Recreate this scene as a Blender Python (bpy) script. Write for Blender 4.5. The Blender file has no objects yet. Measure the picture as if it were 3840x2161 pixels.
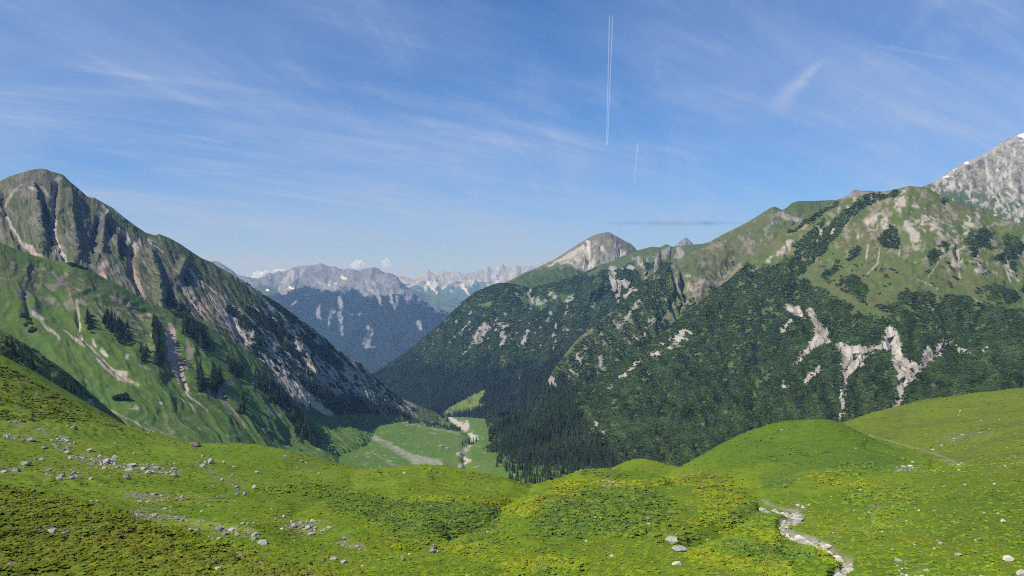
import bpy, math, random
import numpy as np
from mathutils import Vector

# ----------------------------------------------------------------------------
# camera, sky, sun, exposure
# ----------------------------------------------------------------------------
scene = bpy.context.scene
COL = scene.collection
W_PX, H_PX = 3840.0, 2161.0            # survey units: photograph pixels at a given distance
FOC = 2846.0                            # focal length in those units
CX, CY = 1920.0, 1080.5

cam_d = bpy.data.cameras.new('camera')
cam_d.sensor_width = 36.0
cam_d.lens = 36.0 * FOC / W_PX
cam_d.clip_start = 0.5
cam_d.clip_end = 250000.0
cam = bpy.data.objects.new('camera', cam_d)
cam.location = (0, 0, 0)
cam.rotation_euler = (math.radians(90), 0, 0)
COL.objects.link(cam)
scene.camera = cam

SUN_EL, SUN_AZ = math.radians(47), math.radians(-124)   # azimuth from +Y (view axis), negative = left
sdir = Vector((math.sin(SUN_AZ) * math.cos(SUN_EL), math.cos(SUN_AZ) * math.cos(SUN_EL), math.sin(SUN_EL)))
sun_d = bpy.data.lights.new('sun', 'SUN')
sun_d.energy = 4.7
sun_d.angle = math.radians(0.5)
sun_d.color = (1.0, 0.95, 0.86)
sun = bpy.data.objects.new('sun', sun_d)
sun.rotation_euler = sdir.to_track_quat('Z', 'Y').to_euler()
COL.objects.link(sun)

world = bpy.data.worlds.new('World')
scene.world = world
world.use_nodes = True
wn, wl = world.node_tree.nodes, world.node_tree.links
wn.clear()


def N(nodes, typ, **kw):
    n = nodes.new(typ)
    for k, v in kw.items():
        if k == 'inp':
            for kk, vv in v.items():
                n.inputs[kk].default_value = vv
        else:
            setattr(n, k, v)
    return n


w_out = N(wn, 'ShaderNodeOutputWorld')
bg = N(wn, 'ShaderNodeBackground', inp={'Strength': 0.076})
wl.new(bg.outputs[0], w_out.inputs[0])
sky = N(wn, 'ShaderNodeTexSky', sky_type='NISHITA')
sky.sun_disc = False
sky.sun_elevation = SUN_EL
sky.sun_rotation = SUN_AZ
sky.altitude = 2200
sky.air_density = 1.0
sky.dust_density = 0.3
sky.ozone_density = 2.2
SKY_GRADE = (0.31, 0.90, 1.50)


def build_sky():
    # cirrus sheet: noise on a plane overhead seen in perspective (direction.xy / direction.z)
    tc = N(wn, 'ShaderNodeTexCoord')
    sep = N(wn, 'ShaderNodeSeparateXYZ')
    wl.new(tc.outputs['Generated'], sep.inputs[0])
    zc = N(wn, 'ShaderNodeMath', operation='MAXIMUM', inp={1: 0.02})
    wl.new(sep.outputs['Z'], zc.inputs[0])
    za = N(wn, 'ShaderNodeMath', operation='ADD', inp={1: 0.22})
    wl.new(zc.outputs[0], za.inputs[0])
    dx = N(wn, 'ShaderNodeMath', operation='DIVIDE')
    dy = N(wn, 'ShaderNodeMath', operation='DIVIDE')
    wl.new(sep.outputs['X'], dx.inputs[0]); wl.new(za.outputs[0], dx.inputs[1])
    wl.new(sep.outputs['Y'], dy.inputs[0]); wl.new(za.outputs[0], dy.inputs[1])
    comb = N(wn, 'ShaderNodeCombineXYZ')
    wl.new(dx.outputs[0], comb.inputs[0]); wl.new(dy.outputs[0], comb.inputs[1])

    def layer(rot, scale, nscale, detail, dist, lo, hi, loc=(0, 0, 0), rough=0.55):
        mp = N(wn, 'ShaderNodeMapping', vector_type='TEXTURE')
        mp.inputs['Rotation'].default_value = (0, 0, rot)
        mp.inputs['Scale'].default_value = tuple(1.0 / v for v in scale)
        mp.inputs['Location'].default_value = loc
        wl.new(comb.outputs[0], mp.inputs[0])
        nz = N(wn, 'ShaderNodeTexNoise', inp={'Scale': nscale, 'Detail': detail, 'Roughness': rough, 'Distortion': dist})
        wl.new(mp.outputs[0], nz.inputs['Vector'])
        mr = N(wn, 'ShaderNodeMapRange', interpolation_type='SMOOTHSTEP', inp={1: lo, 2: hi, 3: 0.0, 4: 1.0})
        wl.new(nz.outputs[0], mr.inputs[0])
        return mr.outputs[0]

    def mth(op, a, b):
        m = N(wn, 'ShaderNodeMath', operation=op)
        for i, v in enumerate((a, b)):
            if isinstance(v, (int, float)):
                m.inputs[i].default_value = v
            else:
                wl.new(v, m.inputs[i])
        return m.outputs[0]
    # streaks that run across the view, finer fibres inside them, and broad veils
    streak = layer(math.radians(34), (0.40, 1.6, 1), 1.9, 10, 0.5, 0.38, 0.80, (0.3, 0.2, 0), 0.6)
    fibre = layer(math.radians(30), (0.45, 4.0, 1), 3.0, 10, 0.4, 0.34, 0.84, (2.3, 1.2, 0), 0.65)
    wisp = layer(math.radians(76), (0.5, 1.7, 1), 2.2, 10, 0.7, 0.46, 0.82, (5.1, 3.7, 0), 0.62)
    veil = layer(math.radians(28), (0.6, 1.1, 1), 1.1, 5, 0.3, 0.34, 0.72, (1.0, 8.0, 0))
    a = mth('MULTIPLY', streak, mth('ADD', mth('MULTIPLY', fibre, 0.75), 0.25))
    a = mth('MULTIPLY', a, 0.80)
    b = mth('MULTIPLY', wisp, mth('ADD', mth('MULTIPLY', fibre, 0.5), 0.3))
    b = mth('MULTIPLY', b, 0.72)
    c = mth('MULTIPLY', veil, 0.36)
    tot = mth('ADD', mth('ADD', a, b), c)
    tot = mth('MULTIPLY', tot, mth('ADD', 0.60, mth('MULTIPLY', mth('POWER', 2.718, mth('MULTIPLY', zc.outputs[0], -5.0)), 1.25)))
    # one feathered wisp high on the right
    gx = mth('DIVIDE', sep.outputs['X'], mth('MAXIMUM', sep.outputs['Y'], 0.05))
    gz_ = mth('DIVIDE', sep.outputs['Z'], mth('MAXIMUM', sep.outputs['Y'], 0.05))
    ux, uz = 0.725, 0.688
    al = mth('ADD', mth('MULTIPLY', mth('SUBTRACT', gx, 0.337), ux), mth('MULTIPLY', mth('SUBTRACT', gz_, 0.228), uz))
    ac = mth('SUBTRACT', mth('MULTIPLY', mth('SUBTRACT', gz_, 0.228), ux), mth('MULTIPLY', mth('SUBTRACT', gx, 0.337), uz))
    ac = mth('ADD', ac, mth('MULTIPLY', mth('SUBTRACT', fibre, 0.5), 0.008))
    g1 = mth('POWER', 2.718, mth('MULTIPLY', mth('POWER', mth('DIVIDE', ac, mth('ADD', mth('MULTIPLY', mth('SUBTRACT', 0.1, al), 0.10), 0.004)), 2.0), -1.0))
    r1 = N(wn, 'ShaderNodeMapRange', interpolation_type='SMOOTHSTEP', inp={1: -0.01, 2: 0.05, 3: 0.0, 4: 1.0})
    r2 = N(wn, 'ShaderNodeMapRange', interpolation_type='SMOOTHSTEP', inp={1: 0.115, 2: 0.075, 3: 0.0, 4: 1.0})
    wl.new(al, r1.inputs[0]); wl.new(al, r2.inputs[0])
    wp = mth('MULTIPLY', mth('MULTIPLY', g1, r1.outputs[0]), r2.outputs[0])
    tot = mth('ADD', tot, mth('MULTIPLY', wp, mth('ADD', 0.28, mth('MULTIPLY', fibre, 0.5))))
    tot = mth('MINIMUM', tot, 0.80)
    grade = N(wn, 'ShaderNodeMix', data_type='RGBA', blend_type='MULTIPLY', inp={0: 1.0})
    wl.new(sky.outputs[0], grade.inputs[6])
    grade.inputs[7].default_value = (*SKY_GRADE, 1)
    mix = N(wn, 'ShaderNodeMix', data_type='RGBA', inp={7: (4.5, 5.7, 8.3, 1)})
    wl.new(tot, mix.inputs[0])
    wl.new(grade.outputs[2], mix.inputs[6])
    # pale vapour towards the horizon, the same all the way round
    e1 = mth('POWER', 2.718, mth('MULTIPLY', zc.outputs[0], -9.0))
    hor = N(wn, 'ShaderNodeMix', data_type='RGBA', inp={7: (4.7, 5.5, 8.0, 1)})
    wl.new(mth('MULTIPLY', e1, 0.95), hor.inputs[0])
    wl.new(mix.outputs[2], hor.inputs[6])
    wl.new(hor.outputs[2], bg.inputs['Color'])


build_sky()

scene.view_settings.view_transform = 'Standard'
scene.view_settings.look = 'None'
scene.view_settings.exposure = 0.30
scene.view_settings.gamma = 1.0
scene.view_settings.use_curve_mapping = False
scene.render.engine = 'CYCLES'
scene.cycles.use_denoising = False
scene.cycles.filter_width = 1.0
scene.cycles.max_bounces = 6
scene.cycles.diffuse_bounces = 2
scene.cycles.volume_bounces = 0
scene.cycles.transparent_max_bounces = 12
scene.cycles.use_adaptive_sampling = True
scene.cycles.adaptive_threshold = 0.006

# ----------------------------------------------------------------------------
# numpy helpers: noise, splines, strokes, mesh building
# ----------------------------------------------------------------------------
rng = np.random.default_rng(11)
PERM = rng.permutation(256).astype(np.int32)
PERM = np.concatenate([PERM, PERM, PERM])
GRAD = rng.normal(size=(256, 3)).astype(np.float32)
GRAD /= np.linalg.norm(GRAD, axis=1, keepdims=True)


def gnoise(p):
    """gradient noise, p (n,3) -> about -0.7..0.7"""
    p = np.asarray(p, np.float32)
    pi = np.floor(p).astype(np.int32)
    f = p - pi
    u = f * f * f * (f * (f * 6 - 15) + 10)
    pi &= 255
    out = 0
    for i in (0, 1):
        wx = u[:, 0] if i else 1 - u[:, 0]
        hx = PERM[pi[:, 0] + i]
        for j in (0, 1):
            wy = wx * (u[:, 1] if j else 1 - u[:, 1])
            hy = PERM[hx + pi[:, 1] + j]
            for k in (0, 1):
                h = PERM[hy + pi[:, 2] + k]
                g = GRAD[h]
                d = g[:, 0] * (f[:, 0] - i) + g[:, 1] * (f[:, 1] - j) + g[:, 2] * (f[:, 2] - k)
                out = out + wy * (u[:, 2] if k else 1 - u[:, 2]) * d
    return out * 1.6


def fbm(p, octv=4, gain=0.5, lac=2.03):
    p = np.asarray(p, np.float32)
    a, s, t = 1.0, 0.0, 0.0
    for o in range(octv):
        s = s + a * gnoise(p + o * 17.3)
        t += a
        p = p * lac
        a *= gain
    return s / t


def ridged(p, octv=4, gain=0.5, lac=2.07):
    p = np.asarray(p, np.float32)
    a, s, t = 1.0, 0.0, 0.0
    for o in range(octv):
        s = s + a * (1 - np.abs(gnoise(p + o * 31.7)) * 1.6)
        t += a
        p = p * lac
        a *= gain
    return s / t          # about 0..1, crests near 1


def sstep(a, b, x):
    t = np.clip((x - a) / (b - a), 0, 1)
    return t * t * (3 - 2 * t)


def v3(x, y, d):
    return np.stack([(np.asarray(x, float) - CX) / FOC * d, np.asarray(d, float) + 0 * np.asarray(x), (CY - np.asarray(y, float)) / FOC * d], -1)


def proj(P):
    d = np.maximum(P[..., 1], 1.0)
    return CX + P[..., 0] / d * FOC, CY - P[..., 2] / d * FOC


def hermite(t, V, tq):
    """cubic interpolation along axis 0 of V at knots t"""
    m = np.zeros_like(V)
    dt = np.diff(t).reshape((-1,) + (1,) * (V.ndim - 1))
    s = np.diff(V, axis=0) / dt
    m[1:-1] = (s[1:] * dt[:-1] + s[:-1] * dt[1:]) / (dt[1:] + dt[:-1])
    m[0], m[-1] = s[0], s[-1]
    i = np.clip(np.searchsorted(t, tq, side='right') - 1, 0, len(t) - 2)
    sh = (-1,) + (1,) * (V.ndim - 1)
    h = (t[i + 1] - t[i]).reshape(sh)
    x = ((tq - t[i]).reshape(sh)) / h
    x2, x3 = x * x, x * x * x
    return (2 * x3 - 3 * x2 + 1) * V[i] + (x3 - 2 * x2 + x) * h * m[i] + (-2 * x3 + 3 * x2) * V[i + 1] + (x3 - x2) * h * m[i + 1]


def stroke(x, y, pts, soft=4.0):
    """pts: [(x, y, halfwidth)...]; returns a mask 0..1 (1 inside)"""
    soft = max(soft * 0.55, 1.0)
    m = np.full(x.shape, -1e9, np.float32)
    pts = [tuple(p) for p in pts]
    if len(pts) == 1:
        px, py, pw = pts[0]
        m = pw - np.hypot(x - px, y - py)
    for (x0, y0, w0), (x1, y1, w1) in zip(pts[:-1], pts[1:]):
        dx, dy = x1 - x0, y1 - y0
        L = dx * dx + dy * dy + 1e-6
        t = np.clip(((x - x0) * dx + (y - y0) * dy) / L, 0, 1)
        m = np.maximum(m, (w0 + (w1 - w0) * t) - np.hypot(x - x0 - t * dx, y - y0 - t * dy))
    return sstep(-soft, soft, m)


def mesh_from_arrays(name, V, F, smooth=True):
    me = bpy.data.meshes.new(name)
    V = np.ascontiguousarray(V, np.float32)
    F = np.ascontiguousarray(F, np.int32)
    k = F.shape[1]
    me.vertices.add(len(V))
    me.vertices.foreach_set('co', V.ravel())
    me.loops.add(F.size)
    me.loops.foreach_set('vertex_index', F.ravel())
    me.polygons.add(len(F))
    me.polygons.foreach_set('loop_start', np.arange(0, F.size, k, dtype=np.int32))
    me.polygons.foreach_set('loop_total', np.full(len(F), k, np.int32))
    me.polygons.foreach_set('use_smooth', np.full(len(F), smooth))
    me.update()
    me.validate()
    return me


def grid_faces(nr, nc):
    i = np.arange(nr * nc).reshape(nr, nc)
    return np.stack([i[:-1, :-1], i[1:, :-1], i[1:, 1:], i[:-1, 1:]], -1).reshape(-1, 4)


def set_color(me, name, C):
    at = me.attributes.new(name, 'FLOAT_COLOR', 'POINT')
    C4 = np.ones((len(C), 4), np.float32)
    C4[:, :3] = C
    at.data.foreach_set('color', C4.ravel())


def set_float(me, name, A):
    at = me.attributes.new(name, 'FLOAT', 'POINT')
    at.data.foreach_set('value', np.ascontiguousarray(A, np.float32).ravel())


def link(o, parent=None, label=None, cat=None, group=None, kind=None):
    COL.objects.link(o)
    if parent is not None:
        o.parent = parent
    if label: o['label'] = label
    if cat: o['category'] = cat
    if group: o['group'] = group
    if kind: o['kind'] = kind
    return o


# ----------------------------------------------------------------------------
# materials
# ----------------------------------------------------------------------------
def land_material(name, nscale, bump, var=0.35, rough=0.95, fine=6.0):
    """colour comes from the surveyed ground cover (attribute), broken up by noise and relief"""
    m = bpy.data.materials.new(name)
    m.use_nodes = True
    n, l = m.node_tree.nodes, m.node_tree.links
    n.clear()
    out = N(n, 'ShaderNodeOutputMaterial')
    bs = N(n, 'ShaderNodeBsdfPrincipled', inp={'Roughness': rough})
    bs.inputs['Specular IOR Level'].default_value = 0.12
    l.new(bs.outputs[0], out.inputs[0])
    at = N(n, 'ShaderNodeAttribute', attribute_name='cover')
    geo = N(n, 'ShaderNodeTexCoord')
    n1 = N(n, 'ShaderNodeTexNoise', inp={'Scale': 1.0 / nscale, 'Detail': 9.0, 'Roughness': 0.68})
    n2 = N(n, 'ShaderNodeTexNoise', inp={'Scale': fine / nscale, 'Detail': 5.0, 'Roughness': 0.7})
    l.new(geo.outputs['Object'], n1.inputs['Vector'])
    l.new(geo.outputs['Object'], n2.inputs['Vector'])
    ad = N(n, 'ShaderNodeMath', operation='ADD')
    l.new(n1.outputs[0], ad.inputs[0]); l.new(n2.outputs[0], ad.inputs[1])
    mr = N(n, 'ShaderNodeMapRange', inp={1: 0.6, 2: 1.4, 3: 1.0 - var, 4: 1.0 + var})
    mr.clamp = False
    l.new(ad.outputs[0], mr.inputs[0])
    mx = N(n, 'ShaderNodeMix', data_type='RGBA', blend_type='MULTIPLY', inp={0: 1.0})
    l.new(at.outputs['Color'], mx.inputs[6])
    cb = N(n, 'ShaderNodeCombineColor')
    for i in range(3):
        l.new(mr.outputs[0], cb.inputs[i])
    l.new(cb.outputs[0], mx.inputs[7])
    l.new(mx.outputs[2], bs.inputs['Base Color'])
    bp = N(n, 'ShaderNodeBump', inp={'Strength': 1.0, 'Distance': bump})
    l.new(ad.outputs[0], bp.inputs['Height'])
    l.new(bp.outputs[0], bs.inputs['Normal'])
    return m


# ----------------------------------------------------------------------------
# mountain faces: a net of surveyed points (x, y, distance) from crest to foot,
# splined, then eroded with gullies and rock relief
# ----------------------------------------------------------------------------
class Face:
    pass


def face(name, rows, step, skyline=None, gully=(60, 14), rough=(40, 5), rgain=0.55, back=(500, 0.75), sky_len=120, dscale=None, seed=0, ribs=None):
    C = np.array(rows, float)                      # R,K,3
    if dscale is not None:
        base = C[-1:, :, 2]
        C[:, :, 2] = base + dscale * (C[:, :, 2] - base)
    G = v3(C[..., 0], C[..., 1], C[..., 2])
    R, K = C.shape[:2]
    du = np.hypot(np.diff(C[..., 0], axis=1), np.diff(C[..., 1], axis=1)).max(0)
    dv = np.hypot(np.diff(C[..., 0], axis=0), np.diff(C[..., 1], axis=0)).mean(1)
    tu = np.concatenate([[0], np.cumsum(np.maximum(du, 1))])
    tv = np.concatenate([[0], np.cumsum(np.maximum(dv, 1))])
    nu, nv = int(tu[-1] / step) + 1, int(tv[-1] / step) + 1
    P = hermite(tv, G, np.linspace(0, tv[-1], nv))
    P = hermite(tu, P.transpose(1, 0, 2), np.linspace(0, tu[-1], nu)).transpose(1, 0, 2)
    # back of the mountain
    nb = 14
    s = (np.linspace(1, 0, nb, endpoint=False) ** 1.6)[:, None]
    cr = P[0]
    away = np.stack([cr[:, 0] * 0.15 / np.maximum(cr[:, 1], 1), np.ones(nu)], -1)
    B = np.empty((nb, nu, 3))
    B[..., 0] = cr[:, 0] + s * back[0] * away[:, 0]
    B[..., 1] = cr[:, 1] + s * back[0]
    B[..., 2] = cr[:, 2] - s * back[0] * back[1]
    P = np.concatenate([B, P], 0)
    nr = nb + nv
    # metres along the ridge and down the slope
    um = np.concatenate([[0], np.cumsum(np.linalg.norm(np.diff(P[nb + nv // 3], axis=0), axis=1))])
    vm = np.concatenate([np.zeros((1, nu)), np.cumsum(np.linalg.norm(np.diff(P, axis=0), axis=2), 0)], 0)
    vm = vm - vm[nb]
    U = np.broadcast_to(um[None], (nr, nu))
    gu, gv = np.gradient(P, axis=1), np.gradient(P, axis=0)
    nrm = np.cross(gv, gu)
    nrm /= np.linalg.norm(nrm, axis=2, keepdims=True) + 1e-9
    nrm[nrm[..., 2] < 0] *= -1
    lam, amp = gully
    pf = P.reshape(-1, 3)
    warp = fbm(pf / (lam * 2.2) + seed * 5.1, 3).reshape(nr, nu)
    q = np.stack([(U / lam + warp * 0.9), vm / (lam * 4.5) + warp * 0.3, np.full((nr, nu), seed * 3.7)], -1).reshape(-1, 3)
    rg = ridged(q, 4, 0.52).reshape(nr, nu)
    big = fbm(np.stack([U / (lam * 3.5), vm / (lam * 7), np.full((nr, nu), seed + 9.0)], -1).reshape(-1, 3), 2).reshape(nr, nu)
    fade = sstep(-20, lam * 1.2, vm) * 0.85 + 0.15
    rf = ridged(pf / rough[0] + seed, 5, rgain).reshape(nr, nu) - 0.55
    disp = ((rg - 0.6) * amp + big * amp * 1.3) * fade + rf * rough[1]
    if ribs:
        q2 = np.stack([U / ribs[0] + warp * 1.6, vm / (ribs[0] * 6) + warp, np.full((nr, nu), seed + 1.7)], -1).reshape(-1, 3)
        q3 = np.stack([U / (ribs[0] * .3) + warp * 3, vm / (ribs[0] * 1.1), np.full((nr, nu), seed + 4.7)], -1).reshape(-1, 3)
        disp = disp + ((ridged(q2, 4, 0.6) - 0.55).reshape(nr, nu) + 0.25 * gnoise(q3).reshape(nr, nu)) * ribs[1] * fade
    f = Face()
    f.gul = (rg, big, rf)
    f.P0 = P.copy()
    P = P + nrm * disp[..., None]
    if skyline is not None:
        sk = np.array(skyline, float)
        x, y = proj(P[:nb + max(4, nv // 6)])
        ytop = y.min(0)
        xt = x[y.argmin(0), np.arange(nu)]
        dep = P[nb, :, 1]
        tgt = np.interp(xt, sk[:, 0], sk[:, 1], left=np.nan, right=np.nan)
        dz = (ytop - tgt) / FOC * dep
        ok = ~np.isnan(dz)
        dz = np.interp(np.arange(nu), np.arange(nu)[ok], dz[ok]) if ok.any() else dz * 0
        P[..., 2] += dz[None] * np.exp(-np.maximum(vm, 0) / sky_len) * np.exp(-np.maximum(-vm, 0) / (sky_len * 4))
    f.name, f.P, f.nr, f.nu, f.nb, f.U, f.vm = name, P, nr, nu, nb, U, vm
    gu, gv = np.gradient(P, axis=1), np.gradient(P, axis=0)
    nrm = np.cross(gv, gu)
    nrm /= np.linalg.norm(nrm, axis=2, keepdims=True) + 1e-9
    nrm[nrm[..., 2] < 0] *= -1
    f.nrm = nrm
    f.x, f.y = proj(P)
    return f


def profile(x, y, pts):
    """smooth cross-section along a line: 1 on it, falling away over its half-width"""
    m = np.zeros(x.shape)
    for (x0, y0, w0), (x1, y1, w1) in zip(pts[:-1], pts[1:]):
        dx, dy = x1 - x0, y1 - y0
        L = dx * dx + dy * dy + 1e-6
        t = ((x - x0) * dx + (y - y0) * dy) / L
        tc = np.clip(t, 0, 1)
        d = np.hypot(x - x0 - tc * dx, y - y0 - tc * dy)
        m = np.maximum(m, np.exp(-(d / (w0 + (w1 - w0) * tc) / 0.85) ** 1.5))
    return m


def carve(f, depth_strokes, k=1.0):
    """cut gullies / raise ribs along surveyed lines"""
    for dep, pts in depth_strokes:
        f.P -= f.nrm * (profile(f.x, f.y, pts) * dep * k)[..., None]
    f.x, f.y = proj(f.P)
    gu, gv = np.gradient(f.P, axis=1), np.gradient(f.P, axis=0)
    nrm = np.cross(gv, gu)
    nrm /= np.linalg.norm(nrm, axis=2, keepdims=True) + 1e-9
    nrm[nrm[..., 2] < 0] *= -1
    f.nrm = nrm


def finish(f, cover, mat, kind='structure', label=None):
    me = mesh_from_arrays(f.name, f.P.reshape(-1, 3), grid_faces(f.nr, f.nu))
    set_color(me, 'cover', np.clip(cover.reshape(-1, 3), 0.001, 0.9))
    me.materials.append(mat)
    o = bpy.data.objects.new(f.name, me)
    return link(o, kind=kind, label=label)


def blend(c, m, col):
    return c * (1 - m[..., None]) + np.array(col) * m[..., None]


def nz(f, scale, octv=4, off=0.0, ridg=False):
    p = f.P.reshape(-1, 3) / scale + off
    return (ridged if ridg else fbm)(p, octv).reshape(f.nr, f.nu)


def streaks(f, lam, stretch=6, octv=4, off=0.0):
    """noise drawn out down the fall line"""
    w = nz(f, lam * 2.5, 2, off + 3)
    q = np.stack([f.U / lam + w * 1.2, f.vm / (lam * stretch) + w * 0.4, np.full(f.U.shape, off)], -1).reshape(-1, 3)
    return fbm(q, octv).reshape(f.nr, f.nu)


def wxy(f, scale, amp):
    """pixel position with a ragged edge"""
    p = f.P.reshape(-1, 3) / scale
    return f.x + fbm(p, 4).reshape(f.x.shape) * amp * 2, f.y + fbm(p + 40, 4).reshape(f.x.shape) * amp * 2
# ----------------------------------------------------------------------------
# ground cover colours (base colours)
# ----------------------------------------------------------------------------
GRASS = (0.075, 0.125, 0.022)
GRASS_COOL = (0.045, 0.105, 0.030)
GRASS_DRY = (0.130, 0.135, 0.050)
TURF = (0.095, 0.100, 0.045)
PINE = (0.034, 0.058, 0.020)
ROCK = (0.205, 0.190, 0.165)
ROCK_DARK = (0.115, 0.108, 0.100)
ROCK_PALE = (0.36, 0.335, 0.30)
SCREE = (0.36, 0.315, 0.265)
SCREE_RED = (0.32, 0.245, 0.20)
SNOW = (0.85, 0.86, 0.88)

# ---- valley and horizon ground ----------------------------------------------
gm = bpy.data.materials.new('lowland')
gm.use_nodes = True
gb = gm.node_tree.nodes['Principled BSDF']
gb.inputs['Base Color'].default_value = (0.05, 0.07, 0.04, 1)
gb.inputs['Roughness'].default_value = 1.0
gV = np.array([(-39900, -14900, -1150), (39900, -14900, -1150), (39900, 23900, -1150), (-39900, 23900, -1150)])
gme = mesh_from_arrays('ground', gV, np.array([[0, 1, 2, 3]]))
gme.materials.append(gm)
link(bpy.data.objects.new('ground', gme), kind='structure')

# ---- far jagged limestone range (about 18 km) --------------------------------
SK1 = [(1350, 1050), (1440, 1040), (1489, 1034), (1515, 1037), (1550, 1050), (1572, 1037), (1590, 1023), (1600, 1017), (1608, 1013), (1614, 1019), (1621, 1023), (1630, 1032),
       (1647, 1021), (1661, 1014), (1672, 1021), (1685, 1022), (1700, 1017), (1711, 1018), (1722, 1021), (1736, 1027), (1768, 1023), (1785, 1019), (1803, 1011), (1815, 1010), (1823, 1000), (1830, 998),
       (1840, 1006), (1851, 1008), (1868, 1000), (1880, 993), (1886, 990), (1893, 998), (1904, 1002), (1920, 996), (1934, 993), (1950, 1000), (1963, 1001), (1980, 997), (1993, 995), (2005, 1000), (2017, 999),
       (2035, 985), (2055, 976), (2070, 985), (2120, 990), (2200, 1000)]
xs = [1330, 1440, 1520, 1580, 1610, 1660, 1720, 1780, 1830, 1886, 1950, 2010, 2060, 2120, 2220]
f1 = face('far_limestone_range',
          [[(x, np.interp(x, *zip(*SK1)), 18500) for x in xs],
           [(x, 1052 + 4 * (i % 2), 17900) for i, x in enumerate(xs)],
           [(x, 1078 - 8 * (i % 2), 17100) for i, x in enumerate(xs)],
           [(x, 1105, 16300) for x in xs], [(x, 1145, 15200) for x in xs], [(x, 1230, 13500) for x in xs]],
          2.2, SK1, gully=(480, 190), rough=(300, 70), back=(2500, 0.6), sky_len=500, seed=1)
h = f1.y
n1 = nz(f1, 260, 5)
s1 = streaks(f1, 130, 7, 4, 2)
c = np.broadcast_to(np.array(ROCK), f1.P.shape) * 1.25
c = blend(c, sstep(-0.1, 0.35, s1), (0.31, 0.32, 0.34))
c = blend(c, sstep(0.0, 0.25, s1 + n1 * 0.6) * sstep(1040, 1068, h) * (1 - sstep(1085, 1100, h)), (0.40, 0.40, 0.40))
c = blend(c, sstep(-8, 8, h - (1074 + n1 * 45 + s1 * 30)), (0.055, 0.085, 0.040))
wx, wy = wxy(f1, 200, 5)
c = blend(c, stroke(wx, wy, [(1608, 1060, 9), (1622, 1085, 4), (1636, 1096, 3)], 4), (0.55, 0.5, 0.44))
c = blend(c, stroke(wx, wy, [(1735, 1075, 7), (1752, 1095, 3), (1760, 1108, 2)], 4), (0.55, 0.5, 0.44))
M_far = land_material('far_limestone', 300, 18, 0.35)
finish(f1, c, M_far)

# small far pyramid peak
SK1b = [(2480, 945), (2521, 930), (2536, 918), (2551, 905), (2562, 896), (2571, 890), (2580, 896), (2592, 908), (2604, 920), (2640, 940)]
xs = [2480, 2521, 2551, 2571, 2592, 2610, 2660]
f1b = face('far_pyramid_peak', [[(x, np.interp(x, *zip(*SK1b)), 7600) for x in xs], [(x, 930, 7450) for x in xs], [(x, 960, 7250) for x in xs], [(x, 1010, 6900) for x in xs]],
           2.5, SK1b, gully=(110, 35), rough=(90, 18), back=(800, 0.7), sky_len=160, seed=2)
c = np.broadcast_to(np.array(ROCK), f1b.P.shape) * 1.0
c = blend(c, sstep(-0.1, 0.3, nz(f1b, 70, 4)), ROCK_DARK)
finish(f1b, c, land_material('far_peak_rock', 80, 8, 0.4))

# ---- green hump behind the blue forest (12 km) -------------------------------
xs = [1420, 1480, 1546, 1617, 1700, 1731, 1800, 1880]
ys = [1060, 1075, 1087, 1107, 1116, 1129, 1150, 1180]
f2b = face('green_saddle_hill', [[(x, y, 12000) for x, y in zip(xs, ys)], [(x, y + 30, 11700) for x, y in zip(xs, ys)], [(x, y + 70, 11200) for x, y in zip(xs, ys)], [(x, y + 140, 10400) for x, y in zip(xs, ys)]],
           5, list(zip(xs, ys)), gully=(300, 40), rough=(200, 12), back=(1500, 0.5), seed=3)
c = np.broadcast_to(np.array((0.075, 0.115, 0.035)), f2b.P.shape)
c = blend(c, sstep(0.05, 0.3, nz(f2b, 180, 4)), PINE)
c = blend(c, sstep(-6, 10, f2b.y - np.interp(f2b.x, xs, ys) - 55 - 25 * nz(f2b, 200, 3)), PINE)
finish(f2b, c, land_material('far_pasture', 150, 6, 0.3))

# ---- blue forest mountain with grey summits (9 km) ---------------------------
SK2 = [(640, 1000), (700, 990), (760, 985), (800, 980), (818, 981), (844, 997), (871, 1014), (888, 1030), (928, 1039), (963, 1045), (985, 1039), (1000, 1029), (1012, 1022), (1021, 1027), (1036, 1021), (1047, 1016), (1060, 1023), (1082, 1012),
       (1100, 1004), (1118, 999), (1135, 997), (1153, 996), (1175, 996), (1188, 992), (1197, 988), (1208, 989), (1228, 998), (1243, 1001), (1255, 999), (1277, 1010), (1295, 1011), (1308, 1007), (1321, 1010), (1347, 1015), (1360, 1010),
       (1374, 1008), (1388, 1004), (1400, 1002), (1418, 1007), (1430, 1016), (1440, 1022), (1455, 1023), (1471, 1027), (1489, 1037), (1506, 1059), (1524, 1076), (1550, 1101), (1577, 1120), (1617, 1142), (1656, 1160), (1683, 1176), (1740, 1210), (1820, 1260)]
xs = [640, 760, 888, 963, 1060, 1130, 1200, 1260, 1308, 1400, 1489, 1577, 1683, 1820]
D0 = np.interp(xs, [640, 1200, 1820], [9300, 9100, 8300])
cy = [np.interp(x, *zip(*SK2)) for x in xs]
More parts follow.
